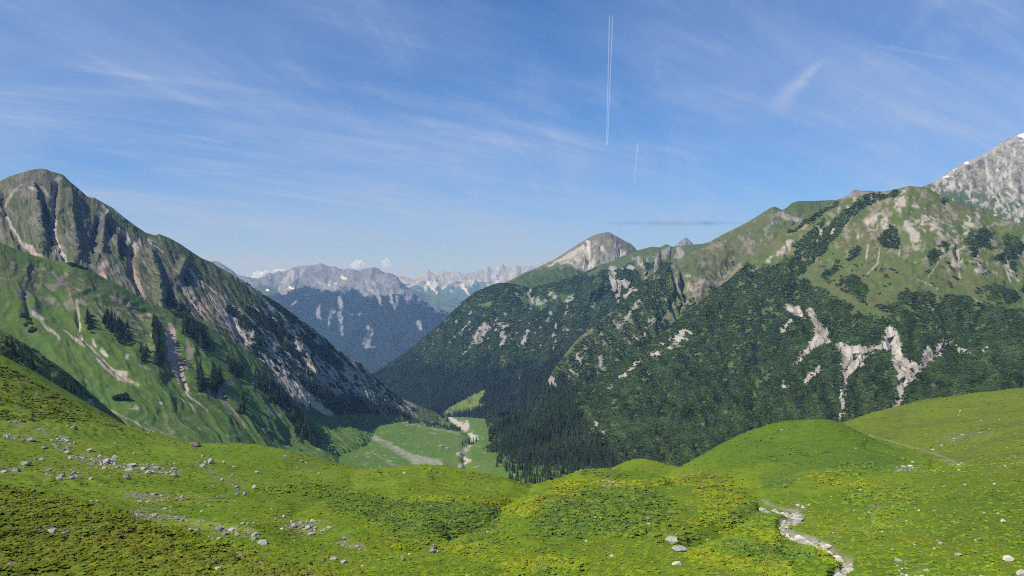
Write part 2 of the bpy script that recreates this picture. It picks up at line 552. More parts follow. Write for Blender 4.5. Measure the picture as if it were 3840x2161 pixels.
f2 = face('blue_forest_mountain',
          [[(x, y, d) for x, y, d in zip(xs, cy, D0)],
           [(x + 4, max(y + 18, 1060 + 0.05 * (x - 900)), d - 420) for x, y, d in zip(xs, cy, D0)],
           [(x + 6, max(y + 40, 1100 + 0.04 * (x - 900)), d - 900) for x, y, d in zip(xs, cy, D0)],
           [(x + 10, max(y + 60, 1160), d - 1150) for x, y, d in zip(xs, cy, D0)],
           [(x + 12, max(y + 100, 1230), d - 1500) for x, y, d in zip(xs, cy, D0)],
           [(x + 15, max(y + 150, 1320), d - 1900) for x, y, d in zip(xs, cy, D0)],
           [(x + 15, max(y + 220, 1420), d - 2300) for x, y, d in zip(xs, cy, D0)],
           [(x + 15, 1540, d - 2800) for x, y, d in zip(xs, cy, D0)]],
          3.0, SK2, gully=(300, 95), rough=(130, 26), back=(2000, 0.6), sky_len=300, seed=4)
x, y = f2.x, f2.y
n2, n2b = nz(f2, 200, 5), nz(f2, 70, 4, 8)
s2 = streaks(f2, 90, 7, 4, 5)
wx, wy = wxy(f2, 160, 7)
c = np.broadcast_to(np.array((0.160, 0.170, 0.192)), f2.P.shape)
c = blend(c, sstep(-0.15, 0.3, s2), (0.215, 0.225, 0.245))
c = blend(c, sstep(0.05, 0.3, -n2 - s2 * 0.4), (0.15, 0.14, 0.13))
# alpine turf under the summits on the left
tl = np.interp(x, [640, 950, 1040, 1080, 1120, 1300, 1420, 1500, 1560, 1640, 1700, 1820], [1060, 1092, 1092, 1082, 1078, 1086, 1112, 1110, 1130, 1160, 1185, 1260])
turf = sstep(-8, 8, y - tl + 20 + n2 * 26) * (1 - sstep(1085, 1180, x))
c = blend(c, turf, (0.075, 0.115, 0.040))
forest = sstep(-6, 6, y - tl - 10 * (x < 1080) - n2 * 30 - s2 * 26)
forest = np.maximum(forest, sstep(0, 40, y - 1120 - 0.02 * (x - 900)) * (x < 1100) * 1.0)
c = blend(c, forest, (0.012, 0.020, 0.013))
c = blend(c, forest * sstep(0.1, 0.3, n2b) * 0.5, (0.020, 0.032, 0.018))
for pts in ([(1095, 1020, 8), (1078, 1055, 16), (1060, 1085, 20)], [(1140, 1010, 5), (1110, 1050, 8), (1090, 1080, 10)], [(1180, 1040, 4), (1215, 1070, 7), (1250, 1085, 9)],
            [(1230, 1055, 4), (1262, 1080, 6)], [(1380, 1080, 4), (1405, 1105, 3), (1430, 1140, 2)], [(1400, 1060, 4), (1415, 1100, 4), (1428, 1135, 3)],
            [(1460, 1090, 6), (1468, 1130, 4), (1478, 1165, 2)], [(1490, 1110, 4), (1482, 1150, 2)], [(1370, 1060, 4), (1392, 1100, 3)]):
    c = blend(c, stroke(wx, wy, pts, 5) * 0.8, (0.33, 0.335, 0.345))
for pts in ([(1275, 1120, 9), (1277, 1160, 7), (1276, 1200, 9), (1282, 1255, 5)], [(1245, 1165, 10), (1238, 1200, 9), (1233, 1220, 3)], [(1200, 1150, 4), (1190, 1180, 6), (1205, 1200, 4)],
            [(1376, 1225, 8), (1378, 1260, 9), (1370, 1295, 8), (1400, 1305, 5)], [(1395, 1240, 5), (1385, 1290, 6)], [(1570, 1210, 9), (1577, 1235, 5)], [(1150, 1105, 5), (1155, 1120, 5)], [(1108, 1130, 4), (1090, 1145, 4)],
            [(1320, 1180, 5), (1355, 1182, 4)]):
    k = stroke(wx, wy, pts, 5) * sstep(-0.32, 0.10, s2 + n2b * 0.8)
    c = blend(c, k * 0.85, (0.27, 0.28, 0.30))
for pts in ([(1086, 1078, 4), (1099, 1082, 3)], [(1000, 1088, 4), (1006, 1089, 3)], [(1282, 1040, 6), (1298, 1045, 4)], [(1231, 1066, 2), (1237, 1072, 2)], [(1255, 1062, 2), (1260, 1062, 1)]):
    c = blend(c, stroke(x, y, pts, 2), SNOW if pts[0][0] != 1282 else (0.62, 0.55, 0.44))
M2 = land_material('blue_forest_ground', 60, 14, 0.45)
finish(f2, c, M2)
F2, F2forest = f2, forest

# ---- grey peak at the right edge (about 2.7 km) -------------------------------
SK6 = [(3300, 790), (3400, 730), (3469, 696), (3504, 681), (3539, 660), (3573, 634), (3608, 613), (3640, 598), (3660, 590), (3690, 577), (3713, 564), (3759, 532), (3780, 521), (3805, 512), (3840, 498), (3920, 470), (4010, 442), (4300, 420)]
xs = [3330, 3420, 3504, 3573, 3660, 3759, 3840, 3950, 4080, 4300]
cy = [np.interp(x, *zip(*SK6)) for x in xs]
f6 = face('grey_scree_peak', [[(x, y, 2750) for x, y in zip(xs, cy)],
                              [(x + 15, y + 90, 2610) for x, y in zip(xs, cy)],
                              [(x + 30, y + 190, 2450) for x, y in zip(xs, cy)],
                              [(x + 40, y + 300, 2250) for x, y in zip(xs, cy)],
                              [(x + 50, y + 420, 2000) for x, y in zip(xs, cy)]],
          3.5, SK6, gully=(95, 26), rough=(45, 8), ribs=(30, 12), back=(900, 0.55), sky_len=110, seed=6)
x, y = f6.x, f6.y
n6, n6b, s6 = nz(f6, 60, 5), nz(f6, 18, 4, 4), 0.7 * streaks(f6, 28, 8, 4, 6) + 0.7 * streaks(f6, 12, 6, 3, 8)
wx, wy = wxy(f6, 40, 9)
c = np.broadcast_to(np.array((0.225, 0.215, 0.19)), f6.P.shape)
c = blend(c, sstep(0.0, 0.3, n6b + n6 * 0.5), ROCK_DARK)
c = blend(c, sstep(0.02, 0.3, s6), (0.36, 0.34, 0.31))
gl = np.interp(x, [3300, 3504, 3570, 3640, 3700, 3760, 3840, 4000], [600, 690, 690, 700, 720, 745, 770, 800])
g6 = sstep(-25, 35, y - gl - n6 * 90 - s6 * 80)
c = blend(c, g6 * 0.95, (0.058, 0.088, 0.036))
c = blend(c, g6 * sstep(0.12, 0.35, s6 + n6b * 0.5), (0.30, 0.28, 0.25))
for pts in ([(3700, 600, 6), (3705, 660, 7), (3702, 705, 6), (3730, 740, 7), (3775, 800, 5)], [(3745, 590, 5), (3738, 650, 5), (3760, 700, 5), (3800, 745, 6), (3840, 780, 6)],
            [(3800, 560, 5), (3790, 640, 6), (3795, 700, 7), (3840, 740, 8)], [(3735, 705, 4), (3765, 750, 4), (3795, 800, 4), (3815, 830, 3)], [(3720, 735, 3), (3745, 780, 3)]):
    c = blend(c, stroke(wx, wy, [(a_, b_, w_ * .7) for a_, b_, w_ in pts], 5) * sstep(-0.5, 0.0, n6b + s6), (0.37, 0.355, 0.325))
c = blend(c, stroke(wx, wy, [(3500, 690, 4), (3560, 652, 9), (3620, 615, 9), (3720, 566, 8), (3840, 505, 8)], 6) * 0.8, (0.30, 0.285, 0.25))
for pts in ([(3828, 512, 9), (3846, 512, 14)], [(3545, 664, 4), (3562, 657, 3)], [(3622, 615, 4), (3632, 612, 3)], [(3578, 645, 3), (3590, 638, 2)], [(3575, 664, 3)], [(3640, 592, 2)]):
    c = blend(c, stroke(wx, wy, pts, 2.5), SNOW)
finish(f6, c, land_material('grey_peak_rock', 22, 2.2, 0.4))

# ---- grey pyramid peak behind the spur (about 3 km) ---------------------------
SKP = [(1820, 1085), (1904, 1055), (1969, 1021), (2017, 1002), (2076, 976), (2135, 937), (2195, 899), (2225, 883), (2245, 877), (2262, 874), (2278, 870), (2292, 874), (2300, 881), (2313, 886), (2330, 896), (2349, 907), (2365, 914), (2378, 926), (2388, 940), (2430, 965), (2520, 1010)]
xs = [1820, 1904, 1969, 2017, 2076, 2135, 2195, 2236, 2278, 2313, 2349, 2385, 2440, 2520]
cy = [np.interp(x, *zip(*SKP)) for x in xs]
fp = face('grey_pyramid_peak', [[(x, y, 3250) for x, y in zip(xs, cy)],
                                [(x, y + 30, 3215) for x, y in zip(xs, cy)],
                                [(x + 6, y * .6 + 1010 * .4 + 22, 3160) for x, y in zip(xs, cy)],
                                [(x + 8, max(1050, y + 30), 3080) for x, y in zip(xs, cy)],
                                [(x + 8, max(1110, y + 60), 2960) for x, y in zip(xs, cy)],
                                [(x + 8, max(1200, y + 110), 2800) for x, y in zip(xs, cy)]],
          3.0, SKP, gully=(70, 13), rough=(40, 4), ribs=(30, 8), back=(900, 0.7), sky_len=60, seed=27)
carve(fp, [(14, [(2210, 960, 16), (2206, 1010, 16)]), (12, [(2330, 930, 12), (2325, 980, 12)]), (-10, [(2250, 910, 16), (2240, 990, 18)])])
x, y = fp.x, fp.y
npa, npb, sp_ = nz(fp, 45, 5), nz(fp, 14, 4, 7), 0.7 * streaks(fp, 24, 7, 4, 3) + 0.7 * streaks(fp, 12, 6, 3, 5)
wx, wy = wxy(fp, 40, 7)
c = np.broadcast_to(np.array((0.150, 0.148, 0.108)), fp.P.shape)
pine3 = np.zeros(x.shape)


def put(m, col, k=1.0):
    global c, pine3
    c = blend(c, m * k, col)
    pine3 = pine3 * (1 - m * k)


shp_ = y - np.interp(x, *zip(*SKP))
put(sstep(0, 40, shp_ - 14 + npa * 30) * sstep(-0.25, 0.25, sp_ + npb * 0.5 + 0.05), (0.285, 0.270, 0.235))
put(sstep(10, 60, shp_ + npa * 20) * sstep(0.05, 0.30, sp_ + 0.3 * npb), (0.37, 0.35, 0.31))
put(sstep(0.18, 0.40, npa - 0.3 * sp_), (0.12, 0.125, 0.085), 0.8)
put(stroke(wx, wy, [(2060, 995, 4), (2130, 962, 8), (2180, 930, 10)], 6), (0.36, 0.335, 0.29))
put(stroke(wx, wy, [(2205, 910, 8), (2208, 960, 9), (2206, 1010, 7)], 6), (0.46, 0.435, 0.39))
put(stroke(wx, wy, [(2328, 920, 7), (2322, 960, 7), (2310, 990, 6)], 6), (0.40, 0.375, 0.33))
put(stroke(wx, wy, [(2340, 925, 8), (2375, 940, 10), (2370, 965, 14)], 8), (0.105, 0.125, 0.06), 0.8)
put(stroke(wx, wy, [(1900, 1085, 20), (2000, 1050, 34), (2070, 1040, 38), (2140, 1030, 28), (2180, 1040, 20)], 12), (0.052, 0.086, 0.030))
put(stroke(wx, wy, [(1960, 1060, 6), (2040, 1045, 8), (2120, 1050, 8)], 8) * sstep(-0.1, 0.2, npb), PINE, 0.8)
put(stroke(wx, wy, [(1990, 1035, 3), (2040, 1015, 4), (2090, 995, 6), (2130, 995, 6)], 6), (0.09, 0.115, 0.05))
put(stroke(wx, wy, [(2090, 1010, 4), (2140, 1000, 6), (2190, 1030, 6)], 5), PINE, 0.7)
finish(fp, c, land_material('pyramid_rock', 24, 3.0, 0.4))

# ---- middle ridge and its forested slope (about 2 to 3 km) ---------------------
SK3 = [(1250, 1510), (1412, 1403), (1459, 1364), (1519, 1326), (1578, 1278), (1637, 1228), (1685, 1183), (1732, 1136), (1780, 1097), (1839, 1071), (1875, 1062), (1904, 1062), (1950, 1072), (1990, 1077), (2050, 1068), (2130, 1045), (2200, 1020), (2280, 986), (2330, 962), (2385, 941),
       (2396, 938), (2408, 935), (2444, 925), (2474, 929), (2497, 916), (2510, 920), (2521, 925), (2560, 922), (2600, 918), (2634, 915), (2657, 909), (2700, 905), (2800, 900)]
R3 = [[(1300, 1470, 3450), (1412, 1403, 3400), (1519, 1326, 3350), (1637, 1228, 3300), (1732, 1136, 3280), (1839, 1071, 3250), (1969, 1075, 3150), (2076, 1060, 3080), (2195, 1022, 3040), (2278, 986, 3020), (2373, 945, 3020), (2444, 925, 3020), (2497, 916, 3000), (2600, 918, 2960), (2750, 905, 2900)],
      [(1320, 1480, 3330), (1425, 1425, 3270), (1530, 1370, 3200), (1640, 1295, 3120), (1735, 1220, 3060), (1840, 1165, 3010), (1960, 1145, 2960), (2070, 1130, 2900), (2190, 1090, 2860), (2280, 1055, 2840), (2370, 1025, 2820), (2440, 1010, 2800), (2500, 1010, 2760), (2590, 1020, 2700), (2750, 1040, 2640)],
      [(1340, 1495, 3200), (1440, 1450, 3130), (1540, 1415, 3040), (1640, 1365, 2930), (1740, 1310, 2840), (1840, 1265, 2790), (1940, 1235, 2760), (2040, 1210, 2760), (2150, 1170, 2780), (2250, 1140, 2770), (2330, 1130, 2720), (2400, 1130, 2640), (2470, 1130, 2560), (2560, 1140, 2480), (2700, 1160, 2400)],
      [(1370, 1510, 3080), (1460, 1478, 3000), (1555, 1460, 2880), (1650, 1430, 2740), (1745, 1400, 2630), (1840, 1370, 2560), (1930, 1350, 2510), (2020, 1330, 2480), (2110, 1300, 2470), (2200, 1280, 2440), (2280, 1260, 2400), (2350, 1250, 2340), (2420, 1250, 2270), (2510, 1260, 2200), (2650, 1280, 2140)],
      [(1400, 1535, 2900), (1480, 1515, 2800), (1570, 1505, 2660), (1660, 1490, 2510), (1755, 1480, 2400), (1850, 1470, 2320), (1930, 1460, 2260), (2000, 1450, 2210), (2070, 1430, 2190), (2150, 1400, 2170), (2230, 1380, 2140), (2310, 1370, 2090), (2390, 1370, 2030), (2480, 1380, 1980), (2620, 1400, 1930)],
      [(1430, 1565, 2600), (1510, 1565, 2450), (1590, 1565, 2300), (1680, 1562, 2180), (1770, 1560, 2080), (1860, 1560, 2000), (1930, 1550, 1960), (1990, 1540, 1930), (2050, 1520, 1920), (2120, 1500, 1920), (2200, 1480, 1900), (2290, 1470, 1860), (2370, 1470, 1810), (2460, 1480, 1770), (2600, 1500, 1740)]]
f3 = face('forested_ridge', R3, 3.4, SK3, gully=(120, 26), rough=(60, 6), ribs=(40, 8), back=(160, 0.6), sky_len=120, dscale=0.8, seed=7)
carve(f3, [(22, [(2300, 1015, 24), (2312, 1080, 26), (2325, 1140, 14)]), (16, [(2350, 1030, 16), (2370, 1070, 16)]), (16, [(1990, 1090, 16), (1990, 1150, 14)]), (16, [(1840, 1200, 16), (1790, 1280, 18)]), (-14, [(2260, 1010, 20), (2230, 1120, 24)]), (14, [(2420, 980, 12), (2430, 1060, 14)]), (-12, [(2470, 950, 12), (2460, 1020, 14)]), (12, [(2520, 940, 10), (2510, 1000, 10)])])
x, y = f3.x, f3.y
n3, n3b, s3 = nz(f3, 90, 5), nz(f3, 24, 4, 7), 0.65 * streaks(f3, 40, 7, 4, 3) + 0.75 * streaks(f3, 15, 6, 3, 5)
wx, wy = wxy(f3, 60, 9)
c = np.broadcast_to(np.array((0.050, 0.072, 0.030)), f3.P.shape)
pine3 = np.ones(x.shape)
put(sstep(0.14, 0.36, n3 + s3 * 0.5) * (1 - sstep(1180, 1330, y)), GRASS_COOL, 0.7)
put(stroke(wx, wy, [(2200, 1032, 5), (2290, 995, 16), (2380, 965, 26), (2470, 955, 34), (2560, 950, 34), (2700, 940, 40)], 10), (0.078, 0.108, 0.040))
put(stroke(wx, wy, [(2400, 1000, 18), (2420, 1050, 18), (2470, 1010, 16)], 10), (0.085, 0.108, 0.044))
put(stroke(wx, wy, [(1795, 1143, 4), (1830, 1138, 12), (1822, 1150, 4)], 5), (0.085, 0.13, 0.04))
put(stroke(wx, wy, [(2385, 965, 14), (2430, 985, 18), (2470, 965, 16), (2500, 955, 14)], 12) * sstep(-0.10, 0.2, s3 + n3b * 0.5), (0.255, 0.225, 0.180))
put(stroke(wx, wy, [(2515, 942, 14), (2545, 952, 18), (2555, 970, 12)], 8) * sstep(-0.3, 0.1, s3 + n3b * 0.5), (0.25, 0.23, 0.205))
# scree chutes and bare rock windows
for pts, k in (([(2298, 1012, 14), (2302, 1050, 18), (2314, 1095, 14), (2323, 1138, 6)], 1), ([(2310, 1006, 8), (2380, 1006, 7)], .8), ([(2330, 1060, 16), (2370, 1085, 18), (2345, 1110, 12)], .75), ([(2390, 970, 6), (2410, 1010, 10), (2420, 1070, 6)], .7), ([(2440, 960, 5), (2455, 1000, 7), (2450, 1060, 5)], .6),
               ([(2460, 960, 6), (2470, 1010, 8), (2440, 1050, 6)], .7), ([(1990, 1065, 5), (1985, 1100, 7), (1992, 1130, 5), (1995, 1140, 4)], 1), ([(1930, 1100, 10), (1945, 1130, 6), (1950, 1165, 4)], .8),
               ([(1840, 1205, 12), (1810, 1240, 18), (1780, 1280, 12), (1755, 1310, 4), (1720, 1335, 2)], 1), ([(1850, 1215, 8), (1800, 1285, 6)], .8), ([(1745, 1220, 5), (1712, 1262, 6), (1690, 1295, 3), (1675, 1320, 3)], .9),
               ([(1980, 1245, 7), (1960, 1275, 9), (1942, 1295, 3)], 1), ([(1920, 1240, 8), (1895, 1275, 9), (1880, 1292, 4)], .8), ([(2080, 1170, 14), (2050, 1200, 12), (2090, 1215, 10)], .6), ([(2140, 1110, 8), (2120, 1150, 12)], .5),
               ([(2060, 1250, 8), (2090, 1262, 10), (2078, 1310, 4)], .7), ([(2110, 1240, 6), (2130, 1200, 5)], .6), ([(1870, 1135, 3), (1850, 1165, 4)], .8), ([(1900, 1345, 3), (1885, 1358, 3)], .9), ([(2000, 1310, 8), (2030, 1300, 10)], .5), ([(2020, 1130, 14), (2070, 1110, 18)], .5),
               ([(1895, 1215, 10), (1870, 1240, 10)], .6), ([(2100, 1145, 10), (2060, 1170, 10)], .5), ([(2250, 1120, 10), (2220, 1150, 8)], .5), ([(1940, 1165, 6), (1950, 1200, 6)], .6), ([(1925, 1430, 4), (1970, 1410, 3)], .6), ([(1830, 1140, 3), (1850, 1130, 3)], .4)):
    m = stroke(wx, wy, [(a_, b_, w_ * 0.85) for a_, b_, w_ in pts], 5)
    m = m * (sstep(-0.45, -0.1, s3 + n3b) if k == 1 else sstep(0.12 - k * .35, 0.42 - k * .35, s3 + n3b * 0.7))
    put(m, (0.30, 0.282, 0.252))
put(sstep(0.30, 0.42, s3 + 0.7 * n3b) * (1 - sstep(1250, 1380, y)) * sstep(1090, 1160, y), (0.30, 0.285, 0.255), 0.8)
# pasture by the stream
mead = stroke(f3.x, f3.y, [(1668, 1548, 8), (1715, 1532, 18), (1765, 1510, 22), (1800, 1487, 16), (1816, 1464, 5)], 5)
mead = np.maximum(mead, stroke(f3.x, f3.y, [(1690, 1550, 12), (1780, 1530, 12), (1852, 1514, 4)], 5))
put(mead, (0.135, 0.185, 0.038))
FOREST3 = sstep(1330, 1440, y - 0.15 * (x - 1700) * 0 + n3 * 60) * pine3
finish(f3, c, land_material('ridge_ground', 26, 4.0, 0.45))
F3, F3pine, F3str = f3, pine3, streaks(f3, 30, 8, 3, 9)

# ---- right ridge behind the spur (about 2 km) ---------------------------------
SK4 = [(1750, 1680), (1862, 1612), (1916, 1575), (1993, 1521), (2030, 1470), (2052, 1432), (2080, 1380), (2112, 1338), (2165, 1272), (2248, 1207), (2325, 1142), (2408, 1059), (2450, 1030), (2480, 1005), (2491, 998), (2505, 1002), (2530, 985), (2560, 965), (2600, 944), (2658, 909), (2704, 883), (2751, 860),
       (2803, 834), (2849, 805), (2884, 782), (2901, 775), (2912, 778), (2924, 784), (2936, 788), (2948, 780), (2971, 761), (2994, 754), (3040, 754), (3093, 752), (3139, 750), (3160, 742), (3179, 732), (3203, 713), (3215, 713), (3232, 716), (3260, 716), (3284, 718), (3330, 722), (3450, 745)]
R4 = [[(1830, 1640, 1480), (1960, 1545, 1570), (2052, 1432, 1650), (2165, 1272, 1750), (2325, 1142, 1860), (2491, 1000, 2000), (2600, 944, 2060), (2704, 883, 2090), (2803, 834, 2090), (2901, 776, 2080), (3040, 750, 2090), (3139, 745, 2100), (3350, 740, 2080)],
      [(1850, 1665, 1420), (1990, 1580, 1480), (2100, 1490, 1540), (2220, 1360, 1630), (2370, 1230, 1740), (2510, 1100, 1870), (2620, 1040, 1930), (2720, 980, 1960), (2810, 920, 1970), (2900, 870, 1970), (3020, 850, 1980), (3120, 850, 1980), (3350, 850, 1960)],
      [(1880, 1710, 1340), (2030, 1640, 1370), (2160, 1570, 1400), (2290, 1460, 1480), (2420, 1330, 1600), (2530, 1220, 1740), (2630, 1150, 1790), (2720, 1090, 1810), (2810, 1030, 1820), (2900, 980, 1830), (3000, 960, 1840), (3100, 960, 1840), (3350, 960, 1830)],
      [(1920, 1790, 1240), (2080, 1760, 1250), (2220, 1710, 1270), (2350, 1620, 1320), (2470, 1490, 1430), (2570, 1370, 1560), (2650, 1290, 1630), (2730, 1230, 1660), (2810, 1170, 1680), (2900, 1120, 1690), (3000, 1100, 1700), (3100, 1100, 1700), (3350, 1100, 1700)],
      [(1960, 1900, 1120), (2130, 1880, 1110), (2280, 1850, 1120), (2420, 1780, 1160), (2540, 1680, 1240), (2630, 1580, 1360), (2700, 1500, 1440), (2770, 1430, 1490), (2840, 1380, 1520), (2920, 1330, 1540), (3000, 1310, 1550), (3100, 1310, 1550), (3350, 1310, 1550)]]
f4 = face('turf_ridge', R4, 3.6, SK4, gully=(80, 18), rough=(45, 4), ribs=(26, 8), back=(500, 0.8), sky_len=90, seed=8)
carve(f4, [(26, [(2560, 1010, 14), (2570, 1090, 26), (2540, 1160, 30), (2500, 1230, 30)]), (-14, [(2500, 1010, 14), (2520, 1100, 16)]), (14, [(2760, 960, 20), (2700, 1040, 20)])])
x, y = f4.x, f4.y
n4, n4b, s4 = nz(f4, 60, 5), nz(f4, 18, 4, 7), 0.65 * streaks(f4, 30, 7, 4, 3) + 0.75 * streaks(f4, 11, 6, 3, 5)
wx, wy = wxy(f4, 45, 9)
c = np.broadcast_to(np.array((0.100, 0.112, 0.046)), f4.P.shape)
pine3 = np.zeros(x.shape)
put(sstep(-0.05, 0.25, n4 + n4b * 0.3), (0.078, 0.105, 0.036))
put(sstep(0.10, 0.32, s4 + n4b * 0.4) * 0.8, (0.20, 0.175, 0.145))
put(stroke(wx, wy, [(2600, 1085, 26), (2680, 1060, 40), (2760, 1020, 30)], 20) * sstep(-0.2, 0.15, n4b + s4 * .5), (0.25, 0.205, 0.175))
put(stroke(wx, wy, [(2920, 800, 8), (2950, 815, 12), (3000, 830, 10)], 8), (0.25, 0.235, 0.205))
put(stroke(wx, wy, [(2940, 790, 6), (2990, 775, 20), (3060, 770, 22), (3130, 770, 16)], 10), (0.072, 0.105, 0.036))
put(stroke(wx, wy, [(3160, 740, 8), (3210, 728, 14), (3300, 728, 10)], 6), (0.21, 0.18, 0.15))
put(stroke(wx, wy, [(2900, 850, 10), (2960, 835, 10), (2960, 860, 14)], 12), (0.07, 0.105, 0.034))
# gully of pale turf and scree
put(stroke(wx, wy, [(2560, 1010, 10), (2565, 1080, 22), (2550, 1140, 30), (2520, 1200, 16), (2505, 1225, 10)], 12), (0.105, 0.130, 0.045))
put(stroke(wx, wy, [(2535, 1020, 5), (2545, 1090, 10), (2530, 1150, 12)], 8) * sstep(-0.15, 0.15, s4), (0.30, 0.27, 0.225))
put(stroke(wx, wy, [(2580, 1030, 4), (2585, 1090, 7), (2560, 1150, 6)], 6) * sstep(-0.1, 0.2, s4), (0.34, 0.31, 0.26))
# dwarf pine: the left spur and everything low
pl = np.interp(x, [1800, 2052, 2325, 2408, 2480, 2540, 2600, 2700, 2800, 3000], [1500, 1400, 1120, 1040, 985, 1170, 1110, 1090, 1060, 1100])
pine4 = sstep(-12, 12, y - pl + n4 * 60 + n4b * 25)
pine4 = np.maximum(pine4, stroke(wx, wy, [(2440, 1060, 30), (2490, 1010, 22), (2500, 1080, 18), (2440, 1180, 60), (2350, 1250, 60), (2200, 1350, 60)], 12))
pine4 *= 1 - stroke(wx, wy, [(2560, 1010, 12), (2565, 1080, 24), (2550, 1140, 30), (2520, 1200, 16)], 12)
pine4 *= 1 - 0.85 * sstep(0.20, 0.34, s4 + n4b * 0.6)
pine4 = np.maximum(pine4, 0.9 * stroke(wx, wy, [(2700, 900, 6)], 3))
c = blend(c, pine4, (0.058, 0.084, 0.030))
for pts, k in (([(2250, 1240, 8), (2230, 1300, 10)], .5), ([(2400, 1130, 10), (2350, 1190, 10), (2300, 1250, 10)], .55), ([(2190, 1310, 14), (2160, 1370, 16), (2130, 1400, 8)], .7), ([(2070, 1420, 10), (2060, 1450, 12), (2080, 1440, 8)], .9), ([(2250, 1330, 8), (2245, 1390, 10)], .7),
               ([(2450, 1200, 14), (2400, 1260, 12), (2340, 1330, 10)], .4), ([(2000, 1545, 6), (2020, 1530, 6)], .8), ([(2100, 1500, 8), (2150, 1450, 8)], .45), ([(2350, 1090, 8), (2400, 1085, 6)], .5)):
    m = stroke(wx, wy, pts, 6) * sstep(0.14 - k * .35, 0.42 - k * .35, s4 + n4b * 0.7)
    c = blend(c, m, (0.27, 0.25, 0.22)); pine4 = pine4 * (1 - m)
finish(f4, c, land_material('turf_ridge_ground', 18, 2.2, 0.4))
F4, F4pine, F4str = f4, pine4, streaks(f4, 20, 9, 3, 9)

# ---- right mountain with the scree chutes (0.8 to 1.6 km) ---------------------
SK5 = [(1700, 1790), (1800, 1720), (1900, 1650), (2022, 1555), (2130, 1485), (2230, 1420), (2320, 1365), (2400, 1312), (2509, 1228), (2580, 1170), (2658, 1108), (2716, 1063), (2774, 1016), (2832, 953), (2890, 912), (2936, 866), (2970, 848), (3006, 831), (3052, 804), (3093, 777), (3139, 757), (3179, 744), (3230, 733),
       (3284, 722), (3330, 717), (3355, 712), (3371, 708), (3390, 702), (3408, 698), (3430, 700), (3452, 701), (3480, 708), (3504, 721), (3545, 741), (3585, 761), (3630, 778), (3672, 793), (3715, 806), (3759, 819), (3800, 832), (3840, 843), (3960, 880), (4150, 930)]
R5 = [[(1800, 1720, 1180), (1900, 1650, 1230), (2022, 1551, 1290), (2230, 1420, 1360), (2400, 1310, 1430), (2509, 1225, 1480), (2658, 1110, 1540), (2774, 1016, 1580), (2890, 912, 1610), (3000, 832, 1620), (3139, 753, 1610), (3284, 718, 1600), (3408, 699, 1580), (3504, 721, 1560), (3672, 793, 1530), (3840, 842, 1500), (4150, 930, 1450)],
      [(1830, 1735, 1120), (1950, 1670, 1160), (2080, 1590, 1200), (2280, 1470, 1270), (2450, 1370, 1340), (2560, 1290, 1390), (2700, 1190, 1450), (2810, 1110, 1490), (2910, 1020, 1520), (3010, 950, 1530), (3140, 880, 1520), (3280, 840, 1510), (3400, 820, 1490), (3500, 830, 1470), (3670, 880, 1440), (3840, 930, 1410), (4150, 1010, 1360)],
      [(1860, 1755, 1060), (1990, 1700, 1090), (2140, 1630, 1120), (2340, 1530, 1180), (2500, 1440, 1240), (2610, 1370, 1290), (2740, 1290, 1340), (2840, 1220, 1380), (2930, 1150, 1400), (3020, 1090, 1400), (3140, 1030, 1390), (3270, 990, 1380), (3390, 970, 1360), (3490, 970, 1350), (3660, 1000, 1320), (3840, 1040, 1290), (4150, 1110, 1240)],
      [(1900, 1780, 990), (2040, 1735, 1010), (2200, 1680, 1030), (2400, 1600, 1075), (2550, 1530, 1120), (2650, 1470, 1160), (2780, 1410, 1200), (2870, 1350, 1230), (2950, 1300, 1240), (3040, 1250, 1235), (3150, 1200, 1220), (3270, 1170, 1205), (3380, 1150, 1190), (3480, 1150, 1180), (3650, 1170, 1150), (3840, 1200, 1120), (4150, 1260, 1080)],
      [(1940, 1815, 910), (2100, 1785, 920), (2260, 1750, 930), (2450, 1690, 955), (2600, 1640, 980), (2700, 1600, 1000), (2820, 1550, 1025), (2900, 1510, 1040), (2980, 1470, 1045), (3060, 1430, 1040), (3160, 1390, 1030), (3270, 1360, 1015), (3380, 1350, 1000), (3480, 1350, 990), (3650, 1360, 965), (3840, 1380, 940), (4150, 1420, 900)],
      [(1990, 1880, 810), (2150, 1860, 815), (2320, 1840, 820), (2500, 1800, 830), (2650, 1770, 840), (2750, 1740, 850), (2860, 1710, 860), (2940, 1680, 865), (3010, 1650, 870), (3090, 1620, 865), (3180, 1590, 855), (3280, 1570, 845), (3380, 1560, 830), (3480, 1560, 820), (3650, 1560, 800), (3840, 1560, 780), (4150, 1580, 750)],
      [(2040, 1990, 690), (2200, 1990, 690), (2380, 1980, 690), (2550, 1960, 690), (2700, 1940, 690), (2800, 1920, 690), (2900, 1900, 690), (2970, 1880, 690), (3040, 1850, 690), (3110, 1830, 690), (3200, 1810, 680), (3290, 1790, 670), (3390, 1780, 660), (3490, 1780, 650), (3650, 1770, 630), (3840, 1760, 610), (4150, 1760, 590)]]
f5 = face('pine_mountain', R5, 3.8, SK5, gully=(75, 15), rough=(30, 2.4), ribs=(26, 4), back=(400, 0.7), sky_len=70, seed=9)
